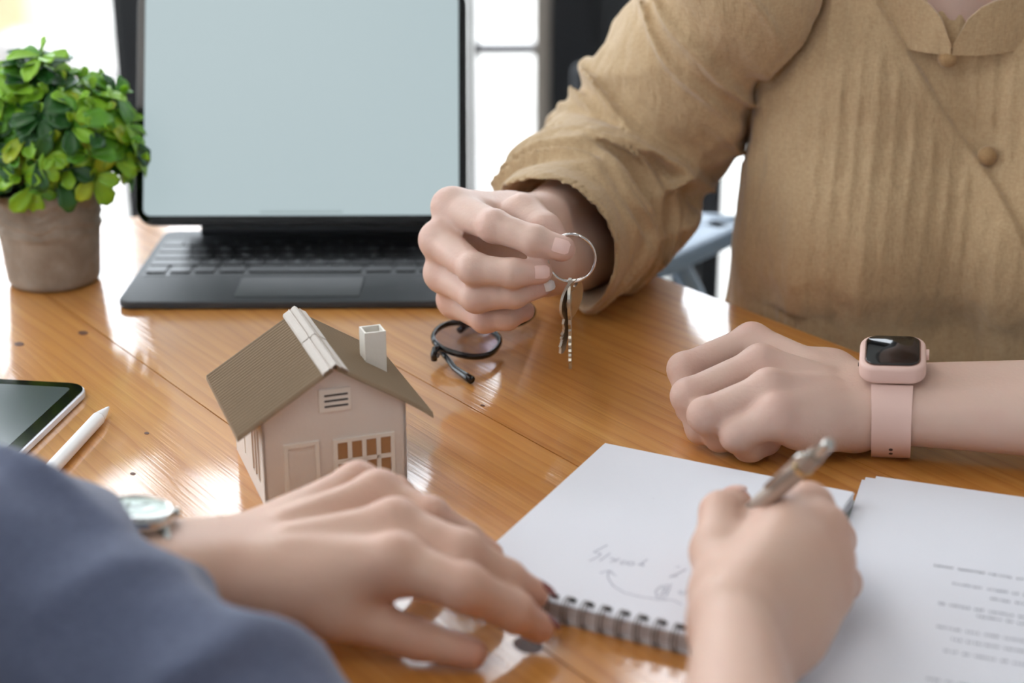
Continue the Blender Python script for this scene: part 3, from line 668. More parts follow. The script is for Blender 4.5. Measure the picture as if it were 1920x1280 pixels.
for k in range(ncoil):
    x=NW*(k+.5)/ncoil
    if me is None:
        mb=MB()
        for s in (-.0011,.0011):
            mb.tube([nu*s+nv*(.0062*math.cos(t))+np.array([0,0,.0067*math.sin(t)]) for t in [2*math.pi*q/22 for q in range(22)]],.00052,6,closed=True)
        o=mb.build('coil',M_wire,nb,smooth=True); me=o.data
    else: o=bpy.data.objects.new('coil',me); C.objects.link(o); o.parent=nb
    o.location=nf(x,NL-.0012,.0073)
# holes punched along the wire edge
mb=MB()
for k in range(ncoil):
    x=NW*(k+.5)/ncoil; mb.prism(rrect(.0046,.0034,.0008,2,x,NL-.0062),nf,.0103,.0106)
mb.build('punched_holes',M_slot,nb)
strokes=[[(638,582),(600,602),(568,618),(588,622),(606,626),(590,642),(545,662)],[(652,623),(598,662)],[(650,645),(680,657),(652,668)],[(700,648),(676,664)],[(728,660),(706,668),(704,677),(724,676),(738,668)],[(750,667),(738,676),(752,684),(772,678),(768,669),(750,667)],[(838,654),(812,672),(792,683),(806,680),(818,676),(816,690)],
 [(600,722),(640,711),(664,716)],[(644,711),(680,736)],[(642,713),(640,745),(665,785),(720,820),(800,840),(900,855),(965,857),(1010,880)],[(980,692),(1000,690)],[(1030,703),(985,728),(946,742),(962,738),(992,741)],
 [(962,780),(905,788),(878,812),(886,840),(930,850)],[(905,802),(934,796),(920,814),(902,830),(940,828)],[(952,790),(932,832)],[(1012,810),(992,818),(1012,830),(1032,815)],[(866,352),(869,352)]]
mb=MB(); 
def onpage(x,y):
    p=U(900+x*.375,800+y*.375,.0112); q=p-np.array([a[0],a[1],0]); i=(q@nu)/NW; j=(q@nv)/NL
    return q*np.array([1,1,0])+np.array([0,0,.0101+.0014*((1-j)**2)*(.35+.65*abs(i-.45))+.00012])
for s in strokes:
    pts=[onpage(*p) for p in s]; fine=[]
    for p,q in zip(pts[:-1],pts[1:]): fine+=[p+(q-p)*k/3 for k in range(3)]
    MB().tube(fine+[pts[-1]],.00021,4,flat=.4).build('pencil_stroke',M_ink,nb)
# ------------------------------------------------------------------ loose documents on a clear folder
M_fold=mat('pale_folder',rgb(170,176,172),.25,spec=.5); M_print=mat('printed_grey',rgb(104,106,120),.8); M_printb=mat('printed_dark',rgb(74,76,90),.8)
c=U(1622,892,.004); du=(U(1920,934,.004)-c); du/=np.linalg.norm(du); dv=np.array([du[1],-du[0],0])
fo=thing('document_folder','pale grey-green plastic folder under the printed sheets','folder',tuple([*(c+du*.0062+dv*.02)[:2],0]))
ff=lambda x,y,h:tuple(du*x+dv*y+np.array([0,0,h]))
MB().prism(rrect(.222,.308,.004,4,.105,.156),ff,.0001,.0008).build('folder_back',M_fold,fo)
MB().prism(rect(-.0085,-.0050,.012,.3),ff,.0001,.0020).build('folder_spine',M_fold,fo)
labels=['lowest printed sheet of the stack, just showing at its left edge','second white sheet, its corner sticking out left of the top sheet','topmost white printed document sheet beside the writing hand']
for k,(dx,dy,an) in enumerate(((-.0015,.002,.012),(.0005,.0005,.004),(.0065,-.0006,-.006))):
    s=thing('document_sheet',labels[k],'paper',(c[0]+du[0]*dx+dv[0]*dy,c[1]+du[1]*dx+dv[1]*dy,0),an)
    z0=.0023+k*.0012
    P=[]
    for j in range(13):
        P.append([np.array(ff(.21*i/10,.297*j/12,z0+.0022*max(0,1-i/3)**2*max(0,(j-4)/9)*(.5+.5*math.sin(j*1.3)) )) for i in range(11)])
    P2=[[p-np.array([0,0,.0002]) for p in r] for r in P]; mb=MB(); mb.grid(P).grid(P2).grid([P[0],P2[0]]).grid([P[-1],P2[-1]]).grid([[r[0] for r in P],[r[0] for r in P2]]).grid([[r[-1] for r in P],[r[-1] for r in P2]])
    mb.build('sheet',M_paper,s)
    if k==2:
        rt=random.Random(5); loc=np.array(s.location)
        Rz=np.array([[math.cos(an),math.sin(an)],[-math.sin(an),math.cos(an)]])
        for li,(x,y,bold,xe) in enumerate([(585,608,1,0),(690,712,0,0),(905,798,0,0),(610,825,0,0),(830,898,0,0),(600,957,0,0),(685,1030,0,0),(640,1095,0,0),(540,1255,0,0)]):
            p=U(1560+x/3.047,860+y/3.047,z0)-loc; p2=Rz@p[:2]; xl=float(p2@du[:2]); yl=float(p2@dv[:2]); mb=MB(); xx=xl
            while xx<.192:
                for q in range(rt.randint(2,9)):
                    hgt=rt.choice([.0016,.0016,.0024]); 
                    mb.prism(rect(xx,xx+.00055,yl-hgt*.5,yl+.0008),ff,z0+.00008,z0+.00014)
                    if rt.random()<.75: yy=yl+rt.choice([-.0007,.0,.0006]); mb.prism(rect(xx,xx+.0012,yy,yy+.0004),ff,z0+.00008,z0+.00014)
                    if rt.random()<.45: mb.prism(rect(xx+.0009,xx+.0013,yl-.0008,yl+.0008),ff,z0+.00008,z0+.00014)
                    xx+=.00175
                xx+=.0019
            mb.build('printed_line',M_printb if bold else M_print,s)
# ------------------------------------------------------------------ pen
M_pen=mat('champagne_barrel',rgb(176,162,150),.42,metal=.35,spec=.5); M_chr=mat('pen_chrome',rgb(205,200,192),.12,metal=1); M_gold=mat('pale_gold_ring',rgb(222,200,150),.2,metal=1)
pt=U(1322,1032,.0122); best=None
for k in range(400):
    z=.03+.0004*k; q=U(1556,831,z); d=abs(np.linalg.norm(q-pt)-.141)
    if best is None or d<best[0]: best=(d,q)
pe=best[1]; pd=(pe-pt)/np.linalg.norm(pe-pt); PLn=np.linalg.norm(pe-pt)
pen=thing('ballpoint_pen','metallic taupe pen held in the writing hand above the notebook','pen',tuple(pt))
seg=lambda a,b,r0,r1,n,m,name:MB().tube([pd*a,pd*(a+.0004),pd*(b-.0004),pd*b],[r0*.94,r0,r1,r1*.94],n).build(name,m,pen,auto=.7)
seg(.0,.003,.0005,.0007,12,M_chr,'ball_tip'); seg(.003,.014,.0012,.0036,20,M_chr,'nose_cone'); seg(.014,.112,.0042,.0048,24,M_pen,'barrel'); seg(.112,.1155,.0051,.0051,24,M_gold,'ring_band')
seg(.1155,.128,.0046,.0042,24,M_pen,'upper_barrel'); seg(.128,PLn,.0032,.0030,18,M_chr,'push_button')
sd_=np.cross(pd,[0,0,1.]); sd_/=np.linalg.norm(sd_); un=np.cross(sd_,pd)
cd=(un*.2+sd_*.97); cd/=np.linalg.norm(cd)
MB().tube([pd*.127+cd*.0035,pd*.127+cd*.0075,pd*.123+cd*.0083,pd*.088+cd*.0071],.0011,8,flat=1.3).build('clip',M_chr,pen,smooth=True)
# ------------------------------------------------------------------ key ring and two keys
M_key2=mat('nickel_key',rgb(186,180,168),.33,metal=1,bump=(700,.06)); M_ring=mat('steel_ring',rgb(206,200,196),.16,metal=1)
rc=L(1071,484,1.020); vd=rc-np.array([0,0,CH]); vd/=np.linalg.norm(vd)
rx=np.array([1,.25,0]); rx-=vd*(rx@vd)*.8; rx/=np.linalg.norm(rx); rz=np.array([0,.08,1.]); rz-=rx*(rz@rx); rz/=np.linalg.norm(rz)
KR=thing('key_ring','steel split ring pinched between finger and thumb','key ring',tuple(rc))
Pn=[]; rn=np.cross(rx,rz)
for k in range(97):
    t=2*math.pi*k/48+1.2; Pn.append(rx*.0160*math.cos(t)+rz*.0160*math.sin(t)+rn*(.0011*(k/96*2-1)))
MB().tube(Pn,.0011,8).build('ring_coil',M_ring,KR,smooth=True)
hb=rc-rz*.0160
def key(name,label,yaw,tilt,length,zoff):
    t=thing(name,label,'key',tuple(hb),0,None)
    Rz=np.array([[math.cos(yaw),-math.sin(yaw),0],[math.sin(yaw),math.cos(yaw),0],[0,0,1]]); ct,st=math.cos(tilt),math.sin(tilt)
    Ry=np.array([[ct,0,-st],[0,1,0],[st,0,ct]])
    fn=lambda x,y,h:tuple(Ry@(Rz@np.array([x,h+zoff,y])))
    # bow with a hole, as a ring-shaped prism
    n=28; out=[];inn=[]
    for k in range(n):
        a=2*math.pi*k/n; out.append((.0118*math.cos(a),-.0118+.0150*math.sin(a)*(1 if math.sin(a)<0 else .93))); inn.append((.0027*math.cos(a),.0+.0022*math.sin(a)-.0008))
    mb=MB(); V=[fn(x,y,h) for h in (-.0010,.0010) for pl_ in (out,inn) for x,y in pl_]; Fc=[]
    for k in range(n):
        j=(k+1)%n; Fc+=[(k,j,n+j,n+k),(2*n+k,3*n+k,3*n+j,2*n+j),(k,2*n+k,2*n+j,j),(n+k,n+j,3*n+j,3*n+k)]
    mb.add(V,Fc); mb.build('bow',M_key2,t)
    MB().prism([(.0066*math.cos(2*math.pi*k/24),-.0125+.0072*math.sin(2*math.pi*k/24)) for k in range(24)],fn,-.00125,.00125).build('bow_emboss',M_key2,t)
    zt=-.0262; ze=-length; rk=random.Random(3); R=[(.0038,zt)]; k=9; 
    edge=[]
    for i in range(k):
        z=zt-.006+(ze+.004-zt+.006)*i/(k-1); edge+=[(-.0036+rk.uniform(.0,.0022),z+.0008),(-.0036+rk.uniform(.0,.0022),z-.0008)]
    poly=[(.0046,zt+.002),(.0046,zt-.003),(.0037,zt-.0036),(.0037,ze+.0025),(.0015,ze),(-.0012,ze)]+edge[::-1]+[(-.0046,zt-.003),(-.0046,zt+.002)]
    MB().prism(poly,fn,-.00095,.00095).build('blade',M_key2,t)
    MB().prism(rect(.0004,.0014,ze+.004,zt),fn,.00095,.0012).build('blade_groove',M_key2,t)
    return t
k1=key('key','nickel key in front, its toothed blade swung left',.92,-.17,.0512,-.0016)
k2=key('key','nickel key behind, hanging straight and seen edge-on',1.47,.015,.0622,.0018)
# ------------------------------------------------------------------ hands
nrm=lambda v:np.asarray(v,float)/np.linalg.norm(v)
def hand_sdf(h):
    """h: wrist W, elbow E, palm direction, four fingers [MCP,PIP,DIP,TIP] from index to little, thumb [CMC,MCP,IP,TIP]"""
    W_,E_=h['W'],h['E']; fg=h['fingers']; tb_=h['thumb']; pal=nrm(h['pal']); sc=h.get('s',1.)
    lat=nrm(fg[0][0]-fg[3][0]); ax=nrm(W_-E_); lat=nrm(lat-ax*(lat@ax)); fr=h.get('fr',[[.0118,.0102,.0086,.0072],[.0120,.0104,.0088,.0074],[.0114,.0098,.0083,.0070],[.0104,.0086,.0074,.0063]]); tr=h.get('tr',[.0150,.0132,.0110,.0085])
    wr=h.get('wr',.0185); er=h.get('er',.036)
    bones=[]; 
    for i,f in enumerate(fg):
        o=(.0125,.0045,-.0045,-.0120)[i]*sc; bones.append((W_+lat*o+ax*.012,f[0],.0145*sc,fr[i][0]*sc*.98))
        m=(W_+lat*o)*.45+f[0]*.55; bones.append((W_+lat*o*1.1+pal*.006+ax*.012,m+pal*.008*sc,.0145*sc,.0125*sc)); bones.append((m+pal*.008*sc,f[0]+pal*.005-nrm(f[0]-W_)*.006,.0125*sc,.0112*sc))
    web=h.get('web',.4); th=[(W_+lat*.010+pal*.006,tb_[0],.0155*sc,tr[0]*sc),(tb_[0],tb_[1],tr[0]*sc,tr[1]*sc),(tb_[0]*.5+W_*.5+pal*.004,(fg[0][0]*.6+tb_[1]*.4)*(1-(web-.4))+(W_)*(web-.4)+pal*.004,.0135*sc,.0085*sc)]
    hyp=(W_-lat*.013+pal*.007+ax*.008,fg[3][0]*.75+W_*.25+pal*.010,.0145*sc,.0115*sc)
    def f(P):
        d=smin(cone(P,W_+lat*.0115,E_+lat*.016,wr,er*.82),cone(P,W_-lat*.0115,E_-lat*.016,wr,er*.82),.014)
        for b in bones: d=smin(d,cone(P,*b),.011)
        for b in th: d=smin(d,cone(P,*b),.012)
        d=smin(d,cone(P,*hyp),.012)
        for x in h.get('extra',[]): d=smin(d,cone(P,*x),.010)
        F_=None
        for i,j in enumerate(fg):
            r=[q*sc for q in fr[i]]; c=cone(P,j[0],j[1],r[0],r[1]); 
            c=smin(c,cone(P,j[1],j[2],r[1]*.97,r[2]),.004); c=smin(c,cone(P,j[2],j[3],r[2]*.97,r[3]),.003)
            for q,rr_ in ((1,.95),(2,.95)):      # joints stand out a little
                c=smin(c,np.linalg.norm(P-j[q].astype(np.float32),axis=1)-r[q]*rr_,.004)
            F_=c if F_ is None else smin(F_,c,.0012)
        t=smin(cone(P,tb_[1],tb_[2],tr[1]*sc,tr[2]*sc),cone(P,tb_[2],tb_[3],tr[2]*sc*1.02,tr[3]*sc),.004)
        d=smin(d,F_,h.get('kf',.006)); d=smin(d,t,h.get('kt',.005))
        for i,j in enumerate(fg):                   # knuckles and the tendons behind them
            dz=-pal*.0035*sc; d=smin(d,np.linalg.norm(P-(j[0]+dz).astype(np.float32),axis=1)-fr[i][0]*sc*h.get('kn',.84),.008)
            d=smin(d,cone(P,j[0]-pal*.0045*sc,(j[0]*.45+W_*.55)-pal*.0085*sc,.0062*sc,.0042*sc),.006)
        return smax(d,h.get('rest',.0006)-P[:,2],.003)
    red=[]
    for i,j in enumerate(fg):
        red+=[(j[3],.011,.42),(j[2],.008,.14),(j[1]-pal*.004,.012,.22),(j[0]-pal*.008,.014,.22)]
    red+=[(tb_[3],.012,.5),(tb_[2],.012,.35)]
    pts=np.array([W_,*[q for j in fg for q in j],*tb_]); lo=pts.min(0)-.03; hi=pts.max(0)+.03
    return f,red,lo,hi
def clip_lo_hi(lo,hi,*pts):
    for p in pts: lo=np.minimum(lo,np.array(p)-.05); hi=np.maximum(hi,np.array(p)+.05)
    return lo,hi
def combine(parts):
    V=[];Fq=[];n=0
    for v,f in parts: V.append(v); Fq.append(f+n); n+=len(v)
    return np.concatenate(V),np.concatenate(Fq)
def keep_main(me):
    n=len(me.vertices); co=np.empty(n*3,np.float32); me.vertices.foreach_get('co',co); q=np.empty(len(me.loops),np.int32); me.loops.foreach_get('vertex_index',q)
    V,Fq=largest(co.reshape(-1,3),q.reshape(-1,4).astype(np.int64)); m=np_mesh('body',V,Fq); return m
def fused(name,parts,voxel,m,parent,red):
    """join the pieces of one body and fuse them into a single continuous skin"""
    V,Fq=combine(parts); me=np_mesh(name,V,Fq); o=link(name,me,None,None); md=o.modifiers.new('fuse','REMESH'); md.mode='VOXEL'; md.voxel_size=voxel; md.adaptivity=0
    sm=o.modifiers.new('relax','SMOOTH'); sm.iterations=3; sm.factor=.4
    dg=bpy.context.evaluated_depsgraph_get(); me2=bpy.data.meshes.new_from_object(o.evaluated_get(dg)); o.modifiers.clear(); o.data=me2; me2.name=name; bpy.data.meshes.remove(me)
    me3=keep_main(me2); o.data=me3; bpy.data.meshes.remove(me2); me2=me3; me2.name=name; me2.materials.append(m); me2.polygons.foreach_set('use_smooth',[True]*len(me2.polygons)); o.parent=parent
    n=len(me2.vertices); co=np.empty(n*3,np.float32); me2.vertices.foreach_get('co',co); co=co.reshape(-1,3); r=np.zeros(n,np.float32)
    for p,s,w in red: r=np.maximum(r,w*np.exp(-((co-np.asarray(p,np.float32))**2).sum(1)/(s*s)))
    at=me2.attributes.new('red','FLOAT','POINT'); at.data.foreach_set('value',r); return o
def nail(parent,dip,tip,r,facing,m,w=.0105,l=.0115,ext=.002):
    ax=nrm(tip-dip); n=nrm(np.array(facing)-ax*(np.array(facing)@ax)); x=np.cross(ax,n); P=[];Q=[]
    for i in range(7):
        t=-.62+1.62*i/6; s=t*l*.62+ext; row=[];row2=[]
        wid=w*(.94 if t<.5 else .94*math.sqrt(max(.15,1-((t-.5)/.62)**2)))*(1 if t>-.4 else .9)
        for j in range(7):
            a=(j-3)/3*wid/2/(r*1.06); drop=.0016*max(0,t)**2
            p=tip+ax*s+n*((r*1.06)*math.cos(a)-drop-.0004)+x*(r*1.06*math.sin(a)); row.append(p+n*.0004); row2.append(p-n*.0012)
        P.append(row);Q.append(row2)
    mb=MB(); mb.grid(P).grid(Q).grid([P[0],Q[0]]).grid([P[-1],Q[-1]]).grid([[q[0] for q in P],[q[0] for q in Q]]).grid([[q[-1] for q in P],[q[-1] for q in Q]])
    return mb.build('fingernail',m,parent,smooth=True)
M_skin1=skin_mat('fair_skin',(.645,.46,.375,1),(.62,.29,.25,1)); M_skin2=skin_mat('warm_skin',(.62,.41,.31,1),(.56,.25,.19,1))
M_nail=mat('bare_nail',rgb(232,196,185),.3,spec=.5); M_naild=mat('plum_nail',rgb(136,82,84),.22,spec=.5); M_nailw=mat('nail_white',rgb(236,226,220),.3)
# ---- the hand that holds out the keys
A=lambda x,y,Y:L(x,y,Y)
dA=.077
hA=dict(W=A(1012,438,1.140),E=A(1165,335,1.350),pal=(.75,-.30,-.25),s=1.06,
 fingers=[[A(850,390,1.000+dA),A(927,424,.955+dA),A(1003,451,.938+dA),A(1056,466,.934+dA)],
          [A(826,452,.985+dA),A(889,504,.940+dA),A(962,512,.931+dA),A(1014,510,.934+dA)],
          [A(834,514,.985+dA),A(894,556,.945+dA),A(964,552,.940+dA),A(1016,536,.945+dA)],
          [A(856,564,.995+dA),A(909,597,.960+dA),A(950,595,.955+dA),A(984,583,.962+dA)]],
 thumb=[A(968,418,1.030+dA),A(982,402,.992+dA),A(1021,432,.966+dA),A(1052,466,.9555+dA)],wr=.0185,er=.035,extra=[(A(1022,492,1.128),A(1105,452,1.26),.0255,.040)],
 fr=[[.0122,.0102,.0094,.0080],[.0117,.0099,.0090,.0076],[.0114,.0100,.0085,.0072],[.0106,.0090,.0078,.0066]])
# ---- the resting hand with the smart watch
B=lambda x,y,z:U(x,y,z)
hB=dict(W=B(1636,755,.0300),E=B(2330,775,.043),pal=(-.15,.0,-1),
 fingers=[[B(1408,642,.047),B(1283,692,.034),B(1296,765,.014),B(1340,795,.012)],
          [B(1424,684,.049),B(1291,742,.033),B(1315,803,.013),B(1375,812,.012)],
          [B(1440,730,.045),B(1323,778,.029),B(1350,818,.012),B(1405,815,.013)],
          [B(1455,778,.036),B(1384,815,.021),B(1405,836,.011),B(1438,828,.0105)]],
 thumb=[B(1560,705,.032),B(1475,680,.024),B(1405,705,.016),B(1375,745,.014)],wr=.0192,er=.034,kt=.004,kn=.62,
 fr=[[.0116,.0107,.0096,.008],[.0116,.0108,.0096,.008],[.0112,.0108,.0094,.008],[.0108,.0108,.0098,.0088]],
 extra=[(B(1596,783,.022),B(1525,775,.028),.0175,.0130)])
# ---- the reaching left hand of the person in front
hC=dict(W=B(395,1062,.040),E=np.array([-.300,.600,.070]),pal=(.12,-.1,-1),
 fingers=[[B(745,1058,.050),B(872,1102,.044),B(962,1145,.026),B(1010,1176,.0125)],
          [B(742,990,.056),B(868,1036,.051),B(950,1086,.033),B(1001,1114,.0215)],
          [B(712,932,.054),B(805,968,.050),B(872,1010,.034),B(920,1040,.0235)],
          [B(672,912,.046),B(740,925,.044),B(800,960,.028),B(835,985,.013)]],
 thumb=[B(505,1098,.036),B(640,1148,.026),B(785,1199,.0140),B(884,1224,.0095)],wr=.0195,er=.034,s=1.0,kt=.006,web=.55,
 fr=[[.0128,.0114,.0098,.0080],[.0126,.0108,.0094,.0078],[.0116,.0098,.0084,.0072],[.0106,.009,.0078,.0066]],tr=[.0150,.0130,.0096,.0076])
# ---- the writing right hand
hD=dict(W=B(1393,1212,.046),E=np.array([.0795,.43,.045]),pal=(-.15,.25,-1),
 fingers=[[B(1512,958,.058),B(1440,985,.050),B(1385,1005,.036),B(1342,1020,.0225)],
          [B(1540,1002,.055),B(1545,985,.034),B(1440,1005,.026),B(1370,1030,.0215)],
          [B(1548,1056,.046),B(1566,1012,.028),B(1490,1040,.0225),B(1430,1060,.0215)],
          [B(1548,1108,.035),B(1580,1092,.0225),B(1520,1100,.0215),B(1470,1105,.0215)]],
 thumb=[B(1362,1118,.044),B(1345,1035,.046),B(1353,962,.052),B(1380,945,.046)],wr=.0170,er=.036,s=1.03,kt=.006,
 tr=[.0150,.0124,.0106,.0086],rest=.0125,extra=[(B(1412,1150,.040),B(1440,1030,.046),.016,.014)])
def body_piece(h,vox):
    f,red,lo,hi=hand_sdf(h); lo,hi=clip_lo_hi(lo,hi,h['E'],*[p for x in h.get('extra',[]) for p in x[:2]]); return sdf_mesh(f,lo,hi,vox),red
# ------------------------------------------------------------------ person behind the table: body under the shirt
C0=np.array([.360,1.245]); l3=nrm([.96,-.28,0]); f3=nrm([-.28,-.96,0])
T3=lambda u,w,z:np.array([C0[0],C0[1],0])+l3*u+f3*w+np.array([0,0,z])
sh=T3(-.150,.0,.215); shL=T3(.165,.0,.215); EA,EB=hA['E'],hB['E']
neck0=T3(-.015,.02,.22); head=T3(-.03,.045,.43)
def body1(P):
    d=smin(cone(P,T3(-.075,0,-.28),T3(-.075,0,.17),.10,.085),cone(P,T3(.075,0,-.28),T3(.075,0,.17),.10,.085),.04)
    d=smin(d,cone(P,T3(-.03,0,.215),sh,.045,.045),.04); d=smin(d,cone(P,T3(.03,0,.215),shL,.045,.045),.04)
    d=smin(d,cone(P,sh,EA,.042,.034),.02); d=smin(d,cone(P,shL,EB,.042,.033),.02)
    d=smin(d,cone(P,neck0,T3(-.022,.03,.36),.043,.043),.02)
    Rm=np.stack([l3,f3,[0,0,1]],1)
    d=smin(d,ell(P,head,(.070,.088,.105),Rm),.02); d=smin(d,ell(P,head+f3*.03-np.array([0,0,.06]),(.046,.050,.055),Rm),.03)
    d=smin(d,cone(P,head+f3*.083+np.array([0,0,.005]),head+f3*.103-np.array([0,0,.028]),.007,.011),.008)         # nose
    for s in (-1,1):
        d=smax(d,-(np.linalg.norm(P-(head+l3*.030*s+f3*.092).astype(np.float32),axis=1)-.014),.012)
        d=smin(d,np.linalg.norm(P-(head+l3*.030*s+f3*.072).astype(np.float32),axis=1)-.0135,.002)
        d=smin(d,ell(P,head+l3*.071*s-f3*.004-np.array([0,0,.01]),(.007,.018,.030),Rm),.006)
    d=smin(d,ell(P,head+f3*.078-np.array([0,0,.056]),(.022,.010,.0065),Rm),.005); d=smin(d,ell(P,head+f3*.077-np.array([0,0,.066]),(.019,.010,.007),Rm),.004)
    return smax(d,-(P[:,2]+.27),.004)
pA,rA=body_piece(hA,.0014); pB,rB=body_piece(hB,.0014)
pT=sdf_mesh(body1,(.0,.86,-.33),(.72,1.50,.58),.004)
person1=thing('person','person in a loose tan button shirt sitting behind the table, holding out keys','person',(0,0,0))
fused('body',[pA,pB,pT],.0016,M_skin1,person1,rA+rB+[(head+f3*.08-np.array([0,0,.06]),.02,.8)])
vw=-ray(960,560)/np.linalg.norm(ray(960,560))
nail(person1,hA['fingers'][0][2],hA['fingers'][0][3],.0083,vw+np.array([.0,0,.15]),M_nail,.0108,.0110,-.0022)
nail(person1,hA['fingers'][1][2],hA['fingers'][1][3],.0081,vw+np.array([.2,0,.0]),M_nail,.0098,.0100,-.0015)
nail(person1,hA['fingers'][2][2],hA['fingers'][2][3],.0077,vw+np.array([.35,0,-.1]),M_nailw,.0075,.0075,.003)
M_hair=mat('dark_hair',rgb(30,24,22),.5,bump=(120,.6,(1,1,.1))); M_eye=mat('dark_eye',rgb(30,22,20),.1)
def hair(P):
    Rm=np.stack([l3,f3,[0,0,1]],1)
    d=smin(ell(P,head-f3*.012+np.array([0,0,.018]),(.083,.092,.108),Rm),cone(P,head-f3*.055-np.array([0,0,.03]),head-f3*.075-np.array([0,0,.16]),.062,.045),.03)
    return smax(d,-ell(P,head+f3*.085-np.array([0,0,.035]),(.060,.075,.10),Rm),.01)
v,q=sdf_mesh(hair,head-np.array([.16,.18,.24]),head+np.array([.16,.18,.16]),.005); me=np_mesh('hair',v,q); link('hair',me,M_hair,person1)
for s in (-1,1): MB().lathe([(.0001,-.004),(.0055,-.0035),(.0058,0),(.004,.002),(.0001,.0028)],16,tuple(head+l3*.030*s+f3*.0835),np.stack([l3,np.cross(f3,l3),f3],1),cap=(False,False)).build('eye',M_eye,person1,smooth=True)
# ---- the tan shirt
M_shirt=fabric_mat('tan_linen',rgb(196,170,134),rgb(180,153,118),700,55,.9); M_btn=fabric_mat('tan_cloth_button',rgb(178,146,106),rgb(156,124,86),900,60,.1)
slv=[(A(1390,-30,1.225),.064),(A(1262,190,1.300),.061),(A(1160,318,1.345),.062),(A(1108,388,1.275),.0645),(A(1030,460,1.170),.0595)]
slv2=[(shL,.066),(shL*.4+EB*.6+np.array([0,.01,.01]),.060),(EB*.92+shL*.08+np.array([0.02,.01,.005]),.058)]
acc=[0]; 
for (p,_),(q,_) in zip(slv[:-1],slv[1:]): acc.append(acc[-1]+np.linalg.norm(q-p))
def chain(P,S,k):
    d=None
    for (a,ra),(b,rb) in zip(S[:-1],S[1:]):
        c=cone(P,a,b,ra,rb); d=c if d is None else smin(d,c,k)
    return d
def poly_edge(P,pts):   # signed side distance along the wrap edge, in (u,z) of the chest
    pass
wrapc=None
def torso_raw(P):
    d=smin(cone(P,T3(-.082,.0,-.30),T3(-.078,.0,.165),.118,.094),cone(P,T3(.082,.0,-.30),T3(.078,.0,.165),.118,.094),.06)
    d=smin(d,cone(P,T3(-.035,-.005,.222),T3(-.150,-.005,.212),.050,.056),.05); d=smin(d,cone(P,T3(.035,-.005,.222),T3(.165,-.005,.212),.050,.056),.05)
    d=smin(d,np.linalg.norm(P-T3(-.062,.062,.06).astype(np.float32),axis=1)-.055,.05); d=smin(d,np.linalg.norm(P-T3(.062,.062,.06).astype(np.float32),axis=1)-.055,.05)
    return d
def to_uz(x,y):
    p=trace(torso_raw,x,y); q=p-np.array([C0[0],C0[1],0]); return float(q@l3),float(q[2])
edge_uz=[to_uz(*e) for e in ((1650,5),(1690,70),(1731,137),(1771,211),(1828,285),(1874,354),(1912,425),(1960,520),(2010,640))]
eu_=np.array([e[0] for e in edge_uz]); ez_=np.array([e[1] for e in edge_uz])
o_=np.argsort(ez_); eu_,ez_=eu_[o_],ez_[o_]
def wig(x,y,z,a,b,c,ph=0): return np.sin(a*x+b*y+c*z+ph)
